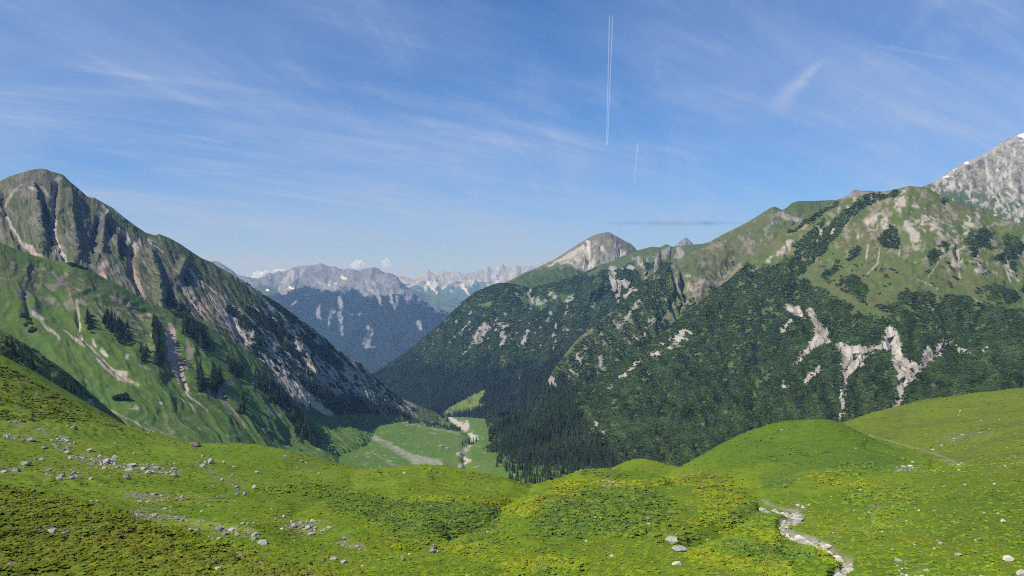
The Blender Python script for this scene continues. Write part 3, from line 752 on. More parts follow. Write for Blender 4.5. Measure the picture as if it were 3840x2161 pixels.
CH = {'a': [(3168, 1318, 16), (3178, 1350, 20), (3172, 1390, 14), (3165, 1430, 8), (3160, 1467, 6)], 'a2': [(3150, 1300, 8), (3200, 1312, 14), (3262, 1308, 9)], 'a3': [(3255, 1320, 9), (3225, 1350, 14), (3190, 1390, 10)], 'a4': [(3160, 1467, 4), (3158, 1490, 3), (3165, 1520, 6), (3160, 1545, 5), (3154, 1568, 3)],
      'b': [(3342, 1246, 20), (3352, 1290, 22), (3368, 1340, 20), (3385, 1385, 24), (3388, 1420, 16), (3382, 1455, 11), (3370, 1495, 11), (3354, 1530, 9)], 'b2': [(3365, 1372, 8), (3455, 1372, 9)], 'b3': [(3275, 1306, 8), (3312, 1296, 12), (3330, 1300, 14)],
      'c': [(3545, 1282, 9), (3520, 1310, 12), (3480, 1345, 12), (3440, 1385, 14), (3405, 1420, 12)], 'c2': [(3478, 1310, 7), (3470, 1340, 9)],
      'e': [(3045, 1170, 8), (3060, 1210, 10), (3075, 1245, 20), (3085, 1268, 20), (3055, 1290, 14), (3025, 1318, 9), (2980, 1368, 5)],
      'f': [(2955, 1150, 10), (2985, 1165, 16), (3005, 1180, 10)], 'f2': [(3032, 1162, 7), (3045, 1185, 7)], 'g': [(2968, 1200, 4), (2945, 1230, 6), (2935, 1245, 6)], 'h': [(3072, 1375, 7), (3060, 1395, 9), (3035, 1418, 6), (3028, 1430, 4)], 'i': [(2936, 1435, 2), (2940, 1448, 2)]}
carve(f5, [(9, CH['a']), (7, CH['a2']), (7, CH['a3']), (5, CH['a4']), (11, CH['b']), (8, CH['c']), (6, CH['b3']), (9, CH['e']), (6, CH['f']), (4, CH['h']),
           (12, [(3270, 840, 14), (3330, 900, 18), (3420, 930, 16)]), (12, [(3590, 930, 10), (3600, 1010, 10)])])
x, y = f5.x, f5.y
n5, n5b, n5c, s5 = nz(f5, 55, 5), nz(f5, 16, 4, 7), nz(f5, 130, 3, 2), 0.65 * streaks(f5, 24, 7, 4, 3) + 0.75 * streaks(f5, 8, 6, 3, 5)
wx, wy = wxy(f5, 36, 10)
c = np.broadcast_to(np.array((0.088, 0.118, 0.034)), f5.P.shape)
pine3 = np.zeros(x.shape)
put(sstep(-0.05, 0.25, n5 + n5b * 0.4), (0.112, 0.115, 0.046))
up = 1 - sstep(930, 1060, y)
put(up * sstep(0.04, 0.26, s5 + n5b * 0.4) * sstep(2900, 3150, x) * 0.8, (0.24, 0.205, 0.165))
# bare ribs below the summit
for pts, k in (([(3380, 730, 18), (3370, 770, 20), (3385, 800, 14)], .6), ([(3430, 770, 16), (3440, 830, 26), (3450, 890, 20), (3430, 930, 8)], .8), ([(3480, 790, 24), (3500, 850, 20)], .5), ([(3300, 830, 34), (3260, 840, 20), (3340, 850, 20)], .8),
               ([(3400, 830, 12), (3430, 900, 14)], .8), ([(3140, 860, 16), (3090, 880, 14), (3060, 900, 10)], .6), ([(3200, 760, 14), (3150, 790, 14)], .5), ([(3000, 850, 8), (3040, 830, 8), (2960, 880, 8)], .7),
               ([(3640, 820, 30), (3600, 850, 20)], .4), ([(3550, 860, 30), (3620, 880, 20)], .35), ([(3600, 920, 16), (3590, 980, 18), (3560, 1010, 12)], .7), ([(3650, 960, 24), (3680, 980, 24)], .4), ([(3780, 1000, 16), (3820, 1030, 20)], .5), ([(3680, 1010, 20), (3720, 1030, 14)], .3),
               ([(2960, 910, 12), (2940, 950, 10), (2880, 980, 10)], .6), ([(2840, 990, 8), (2830, 1010, 8)], .7), ([(3040, 920, 12), (3000, 960, 10)], .5), ([(3200, 900, 14), (3230, 880, 14)], .5)):
    m = stroke(wx, wy, pts, 10) * sstep(0.08 - k * .35, 0.42 - k * .35, s5 + n5b * 0.7)
    put(m, (0.36, 0.32, 0.27))
for pts in ([(3735, 835, 2), (3690, 860, 2), (3640, 880, 2), (3560, 930, 2), (3500, 960, 2), (3430, 985, 1.5)], [(3300, 930, 1.5), (3290, 990, 2.5), (3250, 1030, 1.5)], [(3590, 940, 4), (3595, 1000, 3), (3600, 1050, 2.5)], [(3770, 1000, 3), (3790, 1060, 2)], [(3440, 1050, 1.5), (3480, 1065, 2), (3520, 1085, 2)],
            [(3540, 930, 2), (3510, 1000, 1.5), (3480, 1040, 1.5)], [(3255, 920, 3), (3248, 970, 3)], [(3375, 930, 2), (3370, 960, 2)], [(3650, 1120, 1.5), (3710, 1150, 2)]):
    put(stroke(x, y, pts, 3), (0.40, 0.36, 0.29), 0.8)
c_open = c.copy()
# dwarf pine cover
pl = np.interp(x, [1800, 2600, 2760, 2900, 3000, 3060, 3130, 3200, 3300, 3400, 3600, 3840], [1000, 1000, 985, 1000, 1040, 1075, 1120, 1160, 1180, 1170, 1165, 1150])
pine5 = sstep(-14, 14, y - pl + n5 * 60 + n5b * 30)
for pts in ([(3139, 765, 5), (3060, 812, 10), (2960, 872, 8)], [(3360, 725, 12), (3260, 750, 16), (3180, 800, 20), (3120, 870, 26), (3040, 960, 30), (2950, 1020, 40), (2850, 1080, 60)], [(3240, 735, 6), (3300, 728, 8)], [(3090, 830, 10), (3050, 880, 14), (2990, 930, 20)],
            [(3340, 870, 28), (3330, 900, 30), (3360, 910, 20)], [(3220, 940, 16), (3180, 970, 10)], [(3690, 880, 22), (3640, 910, 18), (3660, 950, 12)], [(3540, 920, 18), (3500, 960, 22), (3480, 990, 12)], [(3490, 1020, 10), (3495, 1035, 8)], [(3650, 890, 24), (3690, 915, 22), (3720, 925, 12)],
            [(3780, 905, 26), (3820, 930, 24)], [(3770, 960, 22), (3800, 950, 20), (3740, 970, 14)], [(3800, 1000, 14)], [(3540, 750, 12)], [(3570, 1070, 10)], [(3200, 1075, 40), (3230, 1090, 28), (3170, 1060, 20)], [(3400, 1120, 34), (3460, 1130, 44), (3420, 1105, 24)], [(3560, 1130, 26), (3620, 1140, 34)],
            [(3720, 1100, 30), (3790, 1115, 30)], [(3100, 1040, 20), (3130, 1010, 12)], [(3290, 1150, 14), (3310, 1155, 16)], [(3850, 1080, 20)], [(3360, 1160, 40), (3500, 1170, 40), (3700, 1170, 40)]):
    pine5 = np.maximum(pine5, stroke(wx, wy, pts, 8))
# little cushions of dwarf pine spread over the turf
pine5 = np.maximum(pine5, sstep(0.20, 0.30, n5b + n5 * 0.3) * sstep(900, 1000, y) * 0.9 * (x > 2950))
glade = stroke(wx, wy, [(3290, 1060, 26), (3400, 1060, 36), (3520, 1040, 40), (3350, 1090, 20)], 14) * 0.9
pine5 *= 1 - glade * (1 - sstep(0.12, 0.25, n5b + n5 * .3))
pine5 *= 1 - stroke(wx, wy, [(3150, 1100, 10), (3250, 1165, 14), (3330, 1180, 8)], 12)
# light turf runs inside the pine
for pts, k in (([(2770, 1320, 16), (2740, 1360, 14), (2725, 1390, 8)], .5), ([(2870, 1390, 12), (2850, 1430, 18), (2835, 1480, 12), (2840, 1520, 4), (2830, 1570, 3)], .6), ([(2700, 1250, 6), (2650, 1290, 6)], .5), ([(3115, 1440, 8), (3120, 1510, 5)], .5), ([(3400, 1150, 12), (3440, 1190, 10)], .5),
               ([(2300, 1520, 6), (2360, 1560, 5)], .3), ([(2900, 1380, 8), (2880, 1420, 8)], .5), ([(3320, 1390, 6), (3325, 1440, 6)], .5), ([(2800, 1580, 26), (2760, 1600, 14)], .35)):
    m = stroke(wx, wy, pts, 8) * sstep(0.1 - k * .4, 0.4 - k * .4, n5b + s5 * 0.5)
    pine5 *= 1 - m
    c_open = blend(c_open, m, (0.085, 0.12, 0.038))
pine5 *= 1 - 0.9 * sstep(0.24, 0.34, n5b + s5 * 0.7 - 0.10 * sstep(1200, 1350, y))
c = blend(c_open, pine5, (0.054, 0.082, 0.028))
# bare chutes
bare = np.zeros(x.shape)
wx2, wy2 = wxy(f5, 16, 6)
for key in CH:
    m = stroke(wx2, wy2, [(a, b, w * 1.2) for a, b, w in CH[key]], 4)
    edge = stroke(wx2, wy2, [(a, b, w + 7) for a, b, w in CH[key]], 6) * sstep(0.02, 0.15, n5b)
    bare = np.maximum(bare, np.maximum(m, edge))
for pts, k in (([(2240, 1590, 10), (2225, 1615, 10)], 1), ([(2255, 1620, 6), (2265, 1632, 4)], .8), ([(2570, 1250, 20), (2510, 1290, 14), (2450, 1330, 10)], .6), ([(2400, 1350, 12), (2360, 1390, 10), (2320, 1420, 8)], .55), ([(2570, 1270, 14), (2540, 1290, 10)], .8), ([(2300, 1440, 8), (2240, 1500, 8)], .4),
               ([(2160, 1545, 3), (2100, 1570, 3), (2030, 1600, 3)], .8), ([(2150, 1660, 3), (2140, 1668, 3)], 1), ([(3600, 1310, 14), (3640, 1320, 8)], .35), ([(3700, 1310, 8), (3660, 1330, 8)], .3), ([(2740, 1230, 3), (2700, 1270, 3)], .4), ([(2210, 1620, 4), (2195, 1640, 4)], .8), ([(3545, 1275, 8), (3580, 1300, 10)], .45)):
    m = stroke(wx, wy, pts, 6) * sstep(0.10 - k * .38, 0.38 - k * .38, s5 + n5b * 0.7)
    bare = np.maximum(bare, m * 0.75)
pine5 *= 1 - bare
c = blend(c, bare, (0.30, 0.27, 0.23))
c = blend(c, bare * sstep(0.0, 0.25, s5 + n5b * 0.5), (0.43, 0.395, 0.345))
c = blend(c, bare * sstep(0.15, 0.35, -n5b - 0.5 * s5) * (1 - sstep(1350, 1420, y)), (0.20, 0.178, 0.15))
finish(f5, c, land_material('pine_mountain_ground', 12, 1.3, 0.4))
F5, F5pine, F5str = f5, pine5, streaks(f5, 16, 9, 3, 9)

# ---- left mountain (1.3 to 1.9 km) --------------------------------------------
SK7 = [(-300, 790), (-100, 705), (0, 678), (26, 665), (66, 652), (110, 639), (135, 634), (154, 632), (177, 636), (190, 643), (207, 647), (225, 652), (238, 657), (265, 684), (300, 712), (327, 737), (340, 741), (353, 741), (384, 759), (424, 781), (463, 814), (508, 847), (547, 873), (574, 881), (588, 882), (596, 877), (604, 881),
       (636, 893), (680, 918), (724, 948), (759, 970), (795, 984), (818, 1001), (875, 1028), (932, 1067), (985, 1105), (1047, 1142), (1109, 1187), (1175, 1235), (1219, 1270), (1263, 1310), (1308, 1341), (1352, 1363), (1378, 1390), (1427, 1434), (1471, 1473), (1506, 1496), (1548, 1512), (1590, 1530), (1640, 1548), (1700, 1570)]
R7 = [[(-250, 760, 1250), (0, 678, 1270), (154, 633, 1300), (327, 737, 1330), (463, 814, 1360), (596, 878, 1400), (759, 970, 1460), (932, 1067, 1540), (1109, 1187, 1640), (1263, 1310, 1740), (1378, 1390, 1820), (1506, 1496, 1900), (1640, 1548, 1960)],
      [(-250, 860, 1200), (10, 800, 1215), (170, 780, 1235), (330, 850, 1265), (480, 920, 1295), (630, 980, 1335), (800, 1070, 1400), (980, 1170, 1480), (1150, 1285, 1585), (1290, 1390, 1690), (1395, 1450, 1780), (1515, 1525, 1870), (1640, 1565, 1940)],
      [(-250, 1000, 1130), (30, 940, 1140), (200, 940, 1150), (370, 990, 1175), (530, 1050, 1205), (690, 1110, 1245), (870, 1190, 1320), (1040, 1280, 1410), (1190, 1380, 1520), (1310, 1450, 1640), (1410, 1495, 1740), (1525, 1545, 1845), (1640, 1580, 1920)],
      [(-250, 1150, 1060), (60, 1090, 1060), (240, 1100, 1060), (430, 1130, 1085), (600, 1190, 1115), (770, 1250, 1160), (950, 1330, 1240), (1100, 1400, 1340), (1230, 1460, 1460), (1330, 1500, 1600), (1425, 1530, 1710), (1535, 1560, 1820), (1645, 1590, 1905)],
      [(-250, 1350, 980), (80, 1280, 980), (300, 1300, 980), (520, 1320, 1000), (700, 1360, 1030), (860, 1410, 1080), (1030, 1460, 1165), (1160, 1510, 1280), (1270, 1540, 1420), (1360, 1555, 1565), (1445, 1565, 1690), (1545, 1575, 1800), (1650, 1600, 1890)],
      [(-250, 1560, 900), (150, 1520, 900), (400, 1550, 900), (640, 1570, 920), (800, 1590, 960), (960, 1600, 1020), (1100, 1610, 1110), (1210, 1610, 1230), (1300, 1605, 1385), (1380, 1598, 1545), (1460, 1592, 1675), (1555, 1592, 1790), (1655, 1612, 1880)],
      [(-250, 1650, 700), (150, 1700, 760), (450, 1720, 790), (700, 1740, 820), (900, 1740, 870), (1060, 1730, 930), (1200, 1710, 1030), (1300, 1690, 1150), (1370, 1660, 1310), (1430, 1635, 1490), (1490, 1618, 1640), (1570, 1610, 1765), (1660, 1622, 1865)]]
R7.append([(x + 30, y + 95, d * 0.94) for x, y, d in R7[-1]])
f7 = face('cliff_mountain', R7, 3.4, SK7, gully=(110, 7), rough=(22, 2.4), ribs=(15, 4.2), back=(500, 0.75), sky_len=55, seed=12)
# cliffs: dark hollows right of each rib, chutes of scree between
carve(f7, [(16, [(215, 690, 8), (205, 760, 10), (205, 850, 12), (225, 930, 14), (250, 985, 12)]),
           (20, [(160, 760, 12), (180, 830, 20), (195, 900, 16)]), (22, [(370, 830, 14), (360, 890, 26), (355, 930, 16)]), (20, [(400, 830, 12), (425, 870, 16)]), (18, [(465, 890, 16), (455, 950, 18)]),
           (-16, [(130, 700, 12), (150, 800, 20), (160, 950, 20)]), (-14, [(260, 720, 14), (270, 850, 20), (290, 960, 20)]), (-16, [(395, 810, 10), (385, 860, 14), (380, 940, 14)]), (-14, [(430, 880, 10), (445, 960, 14)]), (-16, [(560, 950, 16), (590, 1040, 22), (600, 1130, 20)]),
           (14, [(500, 910, 10), (495, 970, 14), (500, 1030, 14), (530, 1090, 10)]), (18, [(635, 1080, 16), (645, 1130, 16), (690, 1160, 12)]), (18, [(700, 1020, 12), (705, 1055, 14)]), (-14, [(690, 980, 14), (670, 1030, 14)]), (12, [(680, 1080, 10), (730, 1140, 14), (770, 1190, 12)]),
           (14, [(1000, 1180, 10), (1060, 1270, 14)]), (14, [(1180, 1340, 10), (1230, 1420, 14)]), (-12, [(1120, 1280, 12), (1180, 1400, 14)]), (12, [(1080, 1250, 8), (1150, 1370, 14)]), (-12, [(900, 1180, 14), (960, 1280, 16)]), (12, [(870, 1190, 12), (920, 1280, 12)]),
           (10, [(15, 790, 8), (30, 850, 8), (80, 930, 8)]), (14, [(5, 720, 10), (10, 790, 14)])], 0.55)
x, y = f7.x, f7.y
n7, n7b, s7 = nz(f7, 50, 5), nz(f7, 12, 4, 7), 0.65 * streaks(f7, 22, 6, 5, 3) + 0.8 * streaks(f7, 7, 6, 3, 5)
wx, wy = wxy(f7, 30, 9)
steep = 1 - f7.nrm[..., 2]
sh = y - np.interp(x, *zip(*SK7))                  # pixels below the skyline
c = np.broadcast_to(np.array((0.112, 0.120, 0.062)), f7.P.shape)
pine3 = np.zeros(x.shape)
put(sstep(-0.15, 0.25, n7 - 0.2), (0.074, 0.105, 0.036))
put((1 - sstep(0.0, 60, sh + n7 * 50)) * sstep(250, 420, x), (0.068, 0.110, 0.030))
put(sstep(0.02, 0.26, s7 + n7b * 0.4) * (1 - sstep(500, 800, x) * 0.6), (0.19, 0.178, 0.150), 0.85)
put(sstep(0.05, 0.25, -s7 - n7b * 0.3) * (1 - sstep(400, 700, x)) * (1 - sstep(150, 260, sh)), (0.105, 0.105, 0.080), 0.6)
# rock on the steep ground
put(sstep(0.50, 0.66, steep + n7b * 0.12 + n7 * 0.08) * (1 - sstep(1000, 1150, x)), (0.165, 0.155, 0.135), 0.85)
put(sstep(0.66, 0.80, steep + n7b * 0.12), (0.175, 0.165, 0.15))
put(stroke(wx, wy, [(60, 690, 10), (120, 680, 26), (170, 680, 26), (215, 690, 20)], 14) * 0.75, (0.135, 0.12, 0.105))
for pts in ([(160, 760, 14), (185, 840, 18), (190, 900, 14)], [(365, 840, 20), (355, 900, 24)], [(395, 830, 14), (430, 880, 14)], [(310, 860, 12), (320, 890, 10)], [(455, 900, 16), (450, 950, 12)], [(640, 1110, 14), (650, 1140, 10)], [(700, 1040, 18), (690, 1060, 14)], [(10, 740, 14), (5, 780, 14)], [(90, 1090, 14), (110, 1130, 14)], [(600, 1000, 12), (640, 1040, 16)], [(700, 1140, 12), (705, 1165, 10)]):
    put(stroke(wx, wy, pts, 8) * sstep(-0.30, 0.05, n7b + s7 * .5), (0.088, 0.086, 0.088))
# scree chutes
for pts, col in (([(225, 665, 10), (212, 690, 7), (198, 740, 8), (194, 790, 5), (200, 840, 8), (208, 900, 8), (222, 940, 10), (245, 980, 14)], SCREE), ([(150, 700, 4), (175, 730, 4)], SCREE), ([(130, 712, 3), (110, 705, 4)], SCREE),
                 ([(5, 795, 4), (20, 815, 5), (40, 850, 4), (75, 895, 5), (110, 925, 9), (125, 945, 7), (165, 962, 3)], SCREE), ([(80, 690, 4), (40, 730, 6), (25, 780, 6)], (0.26, 0.235, 0.18)),
                 ([(395, 990, 14), (385, 1015, 18), (390, 1038, 12)], SCREE_RED), ([(520, 910, 14), (495, 960, 8), (490, 1000, 8), (505, 1040, 10), (525, 1080, 8), (545, 1110, 6)], SCREE_RED), ([(450, 850, 3), (490, 905, 5), (515, 925, 8)], SCREE), ([(430, 790, 3), (465, 820, 3)], SCREE),
                 ([(385, 775, 5), (395, 795, 6)], SCREE), ([(700, 1080, 8), (720, 1110, 14), (745, 1150, 14), (765, 1185, 10)], SCREE_RED), ([(780, 1130, 30), (820, 1170, 34), (850, 1220, 20)], (0.20, 0.175, 0.13)), ([(800, 1130, 8), (840, 1200, 8), (870, 1240, 6)], SCREE_RED),
                 ([(555, 895, 3), (585, 925, 3), (615, 950, 2)], SCREE), ([(700, 1010, 4), (740, 1050, 5), (800, 1090, 5), (850, 1130, 5)], SCREE), ([(1018, 1375, 8), (1060, 1410, 14), (1110, 1450, 16), (1150, 1490, 14), (1200, 1530, 9), (1250, 1565, 6)], (0.37, 0.31, 0.25)), ([(1010, 1400, 8), (1100, 1480, 8), (1170, 1520, 6)], SCREE)):
    put(stroke(wx, wy, pts, 5), col)
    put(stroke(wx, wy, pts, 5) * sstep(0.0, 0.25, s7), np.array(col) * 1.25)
# pale limestone wall with dwarf pine on the right flank
fl = sstep(-10, 30, x - np.interp(y, [900, 1000, 1100, 1200, 1300, 1400, 1500], [1200, 830, 840, 830, 900, 1000, 1150])) * (1 - sstep(1500, 1600, x))
low = sstep(-14, 14, sh - np.interp(x, [800, 900, 1000, 1100, 1200, 1300, 1400, 1500], [190, 240, 265, 245, 210, 160, 95, 45]))
put(fl * (1 - low) * sstep(-0.16, 0.08, s7 * 0.8 + n7b * 0.8 + 0.1), (0.40, 0.37, 0.335))
put(fl * (1 - low) * sstep(0.12, 0.32, n7b + s7 * 0.3), (0.18, 0.165, 0.15))
pine7 = fl * (1 - low) * sstep(0.09, 0.18, nz(f7, 24, 4, 21) + 0.3 * n7) * sstep(880, 980, x)
tr = stroke(wx, wy, [(820, 1010, 10), (900, 1080, 20), (980, 1150, 12)], 10) + stroke(wx, wy, [(820, 1040, 20), (870, 1110, 30), (930, 1160, 14)], 14)
pine7 *= 1 - np.clip(tr, 0, 1)
c = blend(c, np.clip(tr, 0, 1) * fl, (0.075, 0.108, 0.036))
for pts in ([(860, 1160, 14), (900, 1190, 16), (930, 1230, 14)], [(640, 1130, 18), (690, 1170, 20)], [(930, 1160, 12), (1000, 1210, 16), (1060, 1250, 14)], [(990, 1110, 7), (1080, 1180, 9), (1180, 1260, 9)], [(1130, 1260, 14), (1200, 1320, 18), (1270, 1370, 16)], [(1060, 1280, 10), (1110, 1330, 12)]):
    pine7 = np.maximum(pine7, stroke(wx, wy, pts, 8) * 0.9)
low7 = fl * low * sstep(900, 960, x)
wood7 = low7 * sstep(-0.08, 0.08, n7 + n7b * .5) * (1 - sstep(1250, 1330, x) * 0)
wood7 *= 1 - stroke(wx, wy, [(1018, 1375, 12), (1060, 1410, 20), (1110, 1450, 22), (1150, 1490, 20), (1200, 1530, 14), (1250, 1565, 12)], 6)
c = blend(c, low7, (0.060, 0.095, 0.028))
c = blend(c, stroke(wx, wy, [(1018, 1375, 10), (1060, 1410, 18), (1110, 1450, 20), (1150, 1490, 17), (1200, 1530, 11), (1250, 1565, 7)], 5), (0.46, 0.385, 0.31))
base = sstep(-10, 20, y - np.interp(x, [700, 1000, 1200, 1300, 1380, 1450, 1520, 1640], [1480, 1520, 1560, 1545, 1545, 1550, 1560, 1575]))
c = blend(c, base, (0.092, 0.155, 0.030))
wood7 *= 1 - base
pine7 = np.maximum(pine7, wood7 * 0.6)
c = blend(c, pine7, PINE)
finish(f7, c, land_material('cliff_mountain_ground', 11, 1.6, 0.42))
F7, F7pine, F7wood = f7, pine7, wood7

# ---- front spur of the left mountain with the grassy bowl (0.65 to 1.2 km) ----
R7b = [[(-250, 880, 960), (0, 905, 985), (199, 975, 1020), (330, 1010, 1040), (463, 1076, 1075), (552, 1129, 1100), (728, 1196, 1150), (860, 1270, 1190), (980, 1350, 1235), (1130, 1510, 1270)],
       [(-250, 1050, 900), (10, 1080, 920), (220, 1130, 950), (360, 1160, 965), (510, 1200, 995), (610, 1250, 1020), (780, 1310, 1070), (900, 1370, 1125), (1000, 1420, 1185), (1160, 1580, 1230)],
       [(-250, 1250, 820), (40, 1290, 840), (270, 1330, 860), (430, 1340, 880), (590, 1360, 910), (690, 1390, 945), (840, 1430, 990), (950, 1470, 1050), (1040, 1490, 1120), (1200, 1640, 1180)],
       [(-250, 1420, 750), (100, 1480, 770), (350, 1500, 800), (540, 1510, 820), (690, 1520, 850), (790, 1540, 885), (920, 1560, 935), (1010, 1570, 1000), (1090, 1565, 1075), (1260, 1700, 1130)],
       [(-250, 1600, 640), (150, 1650, 660), (420, 1660, 700), (620, 1660, 740), (780, 1670, 780), (890, 1680, 820), (1010, 1690, 880), (1090, 1680, 960), (1160, 1650, 1040), (1330, 1770, 1080)],
       [(-250, 1750, 560), (200, 1800, 580), (500, 1800, 620), (750, 1790, 680), (900, 1790, 720), (1000, 1790, 760), (1130, 1780, 820), (1210, 1760, 890), (1260, 1740, 980), (1400, 1830, 1020)]]
SK7b = [(-250, 880), (0, 910), (60, 935), (132, 960), (199, 975), (260, 985), (309, 1001), (350, 1020), (397, 1046), (463, 1078), (510, 1105), (552, 1131), (640, 1165), (728, 1198), (800, 1235), (860, 1272), (980, 1352), (1060, 1430), (1130, 1512)]
R7b.append([(x + 30, y + 95, d * 0.93) for x, y, d in R7b[-1]])
f8 = face('grassy_spur', R7b, 3.8, SK7b, gully=(55, 8), rough=(30, 2.0), back=(120, 0.35), sky_len=60, seed=14)
carve(f8, [(3.5, [(640, 1240, 14), (660, 1330, 22), (680, 1400, 14), (700, 1460, 6)]), (6, [(340, 1290, 10), (430, 1380, 16), (510, 1440, 8)]), (5, [(95, 1100, 12), (110, 1180, 14)]), (-6, [(560, 1190, 14), (580, 1320, 16)]), (5, [(290, 1180, 8), (300, 1260, 8), (345, 1300, 8)])])
x, y = f8.x, f8.y
n8, n8b, s8 = nz(f8, 45, 5), nz(f8, 12, 4, 7), streaks(f8, 20, 7, 4, 3)
wx, wy = wxy(f8, 26, 7)
sh = y - np.interp(x, *zip(*SK7b))
c = np.broadcast_to(np.array((0.080, 0.138, 0.030)), f8.P.shape)
pine3 = np.zeros(x.shape)
put(sstep(-0.1, 0.3, n8), (0.094, 0.138, 0.030))
up = 1 - sstep(130, 200, sh + n8 * 60)
put(up * sstep(-0.25, 0.15, n8b + n8 * 0.5) * (1 - sstep(520, 620, x)) * sstep(15, 50, sh), (0.092, 0.105, 0.045))
put(up * sstep(0.08, 0.24, n8b + s8 * 0.6) * (1 - sstep(560, 640, x)) * sstep(20, 50, sh), (0.24, 0.21, 0.16), 0.8)
put(stroke(wx, wy, [(60, 1080, 14), (100, 1120, 20), (130, 1160, 18)], 10) * sstep(-.2, .1, n8b), (0.14, 0.13, 0.12))
for pts, col in (([(140, 1180, 5), (175, 1230, 4), (220, 1270, 4)], SCREE), ([(130, 1175, 8), (160, 1200, 10)], SCREE), ([(290, 1120, 4), (295, 1200, 5), (300, 1260, 4), (320, 1290, 5), (360, 1330, 6), (400, 1370, 10), (440, 1400, 14), (480, 1430, 8), (515, 1443, 4)], (0.33, 0.295, 0.22)),
                 ([(240, 1240, 3), (290, 1275, 7), (340, 1310, 6)], (0.31, 0.27, 0.20)), ([(345, 1270, 3), (355, 1300, 4)], SCREE), ([(380, 1315, 6), (400, 1330, 5)], SCREE), ([(430, 1390, 8), (470, 1400, 12), (450, 1420, 10)], (0.33, 0.295, 0.22)), ([(480, 1330, 5), (475, 1345, 5)], SCREE),
                 ([(635, 1225, 14), (640, 1280, 22), (655, 1350, 22), (675, 1410, 16), (695, 1450, 9), (705, 1478, 4)], SCREE_RED), ([(705, 1480, 2.5), (740, 1510, 3), (775, 1540, 2)], SCREE), ([(660, 1485, 2), (710, 1520, 2), (730, 1545, 2)], SCREE), ([(700, 1270, 6), (710, 1330, 8), (700, 1380, 6)], (0.21, 0.17, 0.13)),
                 ([(820, 1445, 8), (835, 1500, 8), (870, 1540, 5), (900, 1580, 6), (920, 1600, 5)], (0.235, 0.18, 0.125)), ([(845, 1440, 10), (880, 1445, 6)], (0.22, 0.17, 0.12)), ([(780, 1470, 9), (795, 1490, 6)], (0.22, 0.17, 0.12)), ([(520, 1370, 4), (560, 1390, 4)], (0.25, 0.2, 0.15)),
                 ([(400, 1530, 3), (450, 1560, 3), (520, 1590, 3), (590, 1625, 3), (640, 1650, 3)], (0.26, 0.23, 0.15)), ([(420, 1570, 8), (440, 1590, 5)], SCREE), ([(480, 1600, 5), (520, 1615, 3)], (0.3, 0.27, 0.2)), ([(590, 1640, 6), (615, 1650, 4)], (0.33, 0.29, 0.22)), ([(990, 1605, 6), (1005, 1615, 4)], (0.26, 0.2, 0.16)), ([(940, 1440, 5), (980, 1480, 7)], (0.22, 0.18, 0.13)), ([(1000, 1520, 5), (1050, 1560, 8)], (0.22, 0.18, 0.13)),
                 ([(520, 1185, 5), (540, 1190, 4)], (0.24, 0.18, 0.13)), ([(560, 1178, 4), (575, 1180, 3)], (0.24, 0.18, 0.13)), ([(625, 1190, 4)], (0.24, 0.18, 0.13)), ([(720, 1340, 5), (725, 1300, 5)], (0.22, 0.17, 0.13)), ([(570, 1600, 2), (650, 1640, 2), (720, 1670, 2)], (0.22, 0.2, 0.12))):
    put(stroke(wx, wy, pts, 4), col)
    put(stroke(wx, wy, pts, 4) * sstep(0.05, 0.3, s8 + n8b * .5), np.array(col) * 1.3)
put(sstep(0.02, 0.2, streaks(f8, 9, 14, 3, 8)) * sstep(1540, 1600, y + n8 * 60) * (1 - sstep(640, 760, x)) * sstep(350, 420, x), (0.20, 0.185, 0.105), 0.6)
put(sstep(0.36, 0.42, n8b) * sstep(1380, 1450, y), (0.35, 0.33, 0.28), 0.8)
pine8 = np.zeros(x.shape)
for pts in ([(265, 990, 6), (320, 1003, 5)], [(90, 1190, 16), (120, 1230, 14)], [(980, 1430, 20), (1040, 1480, 26), (1080, 1520, 20)], [(1100, 1560, 20), (1160, 1620, 16)], [(700, 1200, 10), (760, 1230, 14)], [(640, 1155, 10), (690, 1185, 12)]):
    pine8 = np.maximum(pine8, stroke(wx, wy, pts, 8) * sstep(-0.2, 0.05, n8b))
c = blend(c, pine8, PINE)
finish(f8, c, land_material('spur_ground', 8, 0.7, 0.38))
F8, F8pine = f8, pine8

# ---- valley floor -------------------------------------------------------------
RV = [[(1450, 1545, 2150), (1600, 1556, 2150), (1720, 1563, 2150), (1850, 1563, 2150), (1950, 1545, 2150), (2250, 1500, 2150)],
      [(1400, 1585, 1700), (1560, 1590, 1720), (1720, 1594, 1740), (1850, 1594, 1740), (1950, 1580, 1740), (2250, 1540, 1740)],
      [(1200, 1610, 1450), (1450, 1630, 1450), (1720, 1645, 1420), (1830, 1640, 1420), (1950, 1625, 1420), (2300, 1600, 1420)],
      [(1000, 1660, 1150), (1400, 1690, 1180), (1730, 1700, 1150), (1850, 1690, 1150), (2000, 1690, 1150), (2350, 1670, 1150)],
      [(850, 1730, 900), (1350, 1770, 950), (1740, 1790, 920), (1900, 1770, 900), (2050, 1775, 900), (2400, 1770, 900)],
      [(700, 1850, 700), (1300, 1900, 720), (1750, 1900, 720), (1900, 1880, 700), (2100, 1880, 700), (2450, 1900, 700)]]
f9 = face('valley_floor', RV, 4.0, None, gully=(60, 3), rough=(40, 1.2), back=(200, 0.1), seed=16)
carve(f9, [(7, [(1660, 1555, 14), (1750, 1610, 18), (1770, 1650, 18), (1745, 1680, 16), (1740, 1710, 14), (1745, 1760, 14)])])
x, y = f9.x, f9.y
n9, n9b = nz(f9, 50, 5), nz(f9, 12, 4, 7)
wx, wy = wxy(f9, 26, 6)
c = np.broadcast_to(np.array((0.088, 0.160, 0.026)), f9.P.shape)
pine3 = np.zeros(x.shape)
put(sstep(-0.1, 0.3, n9), (0.108, 0.162, 0.030))
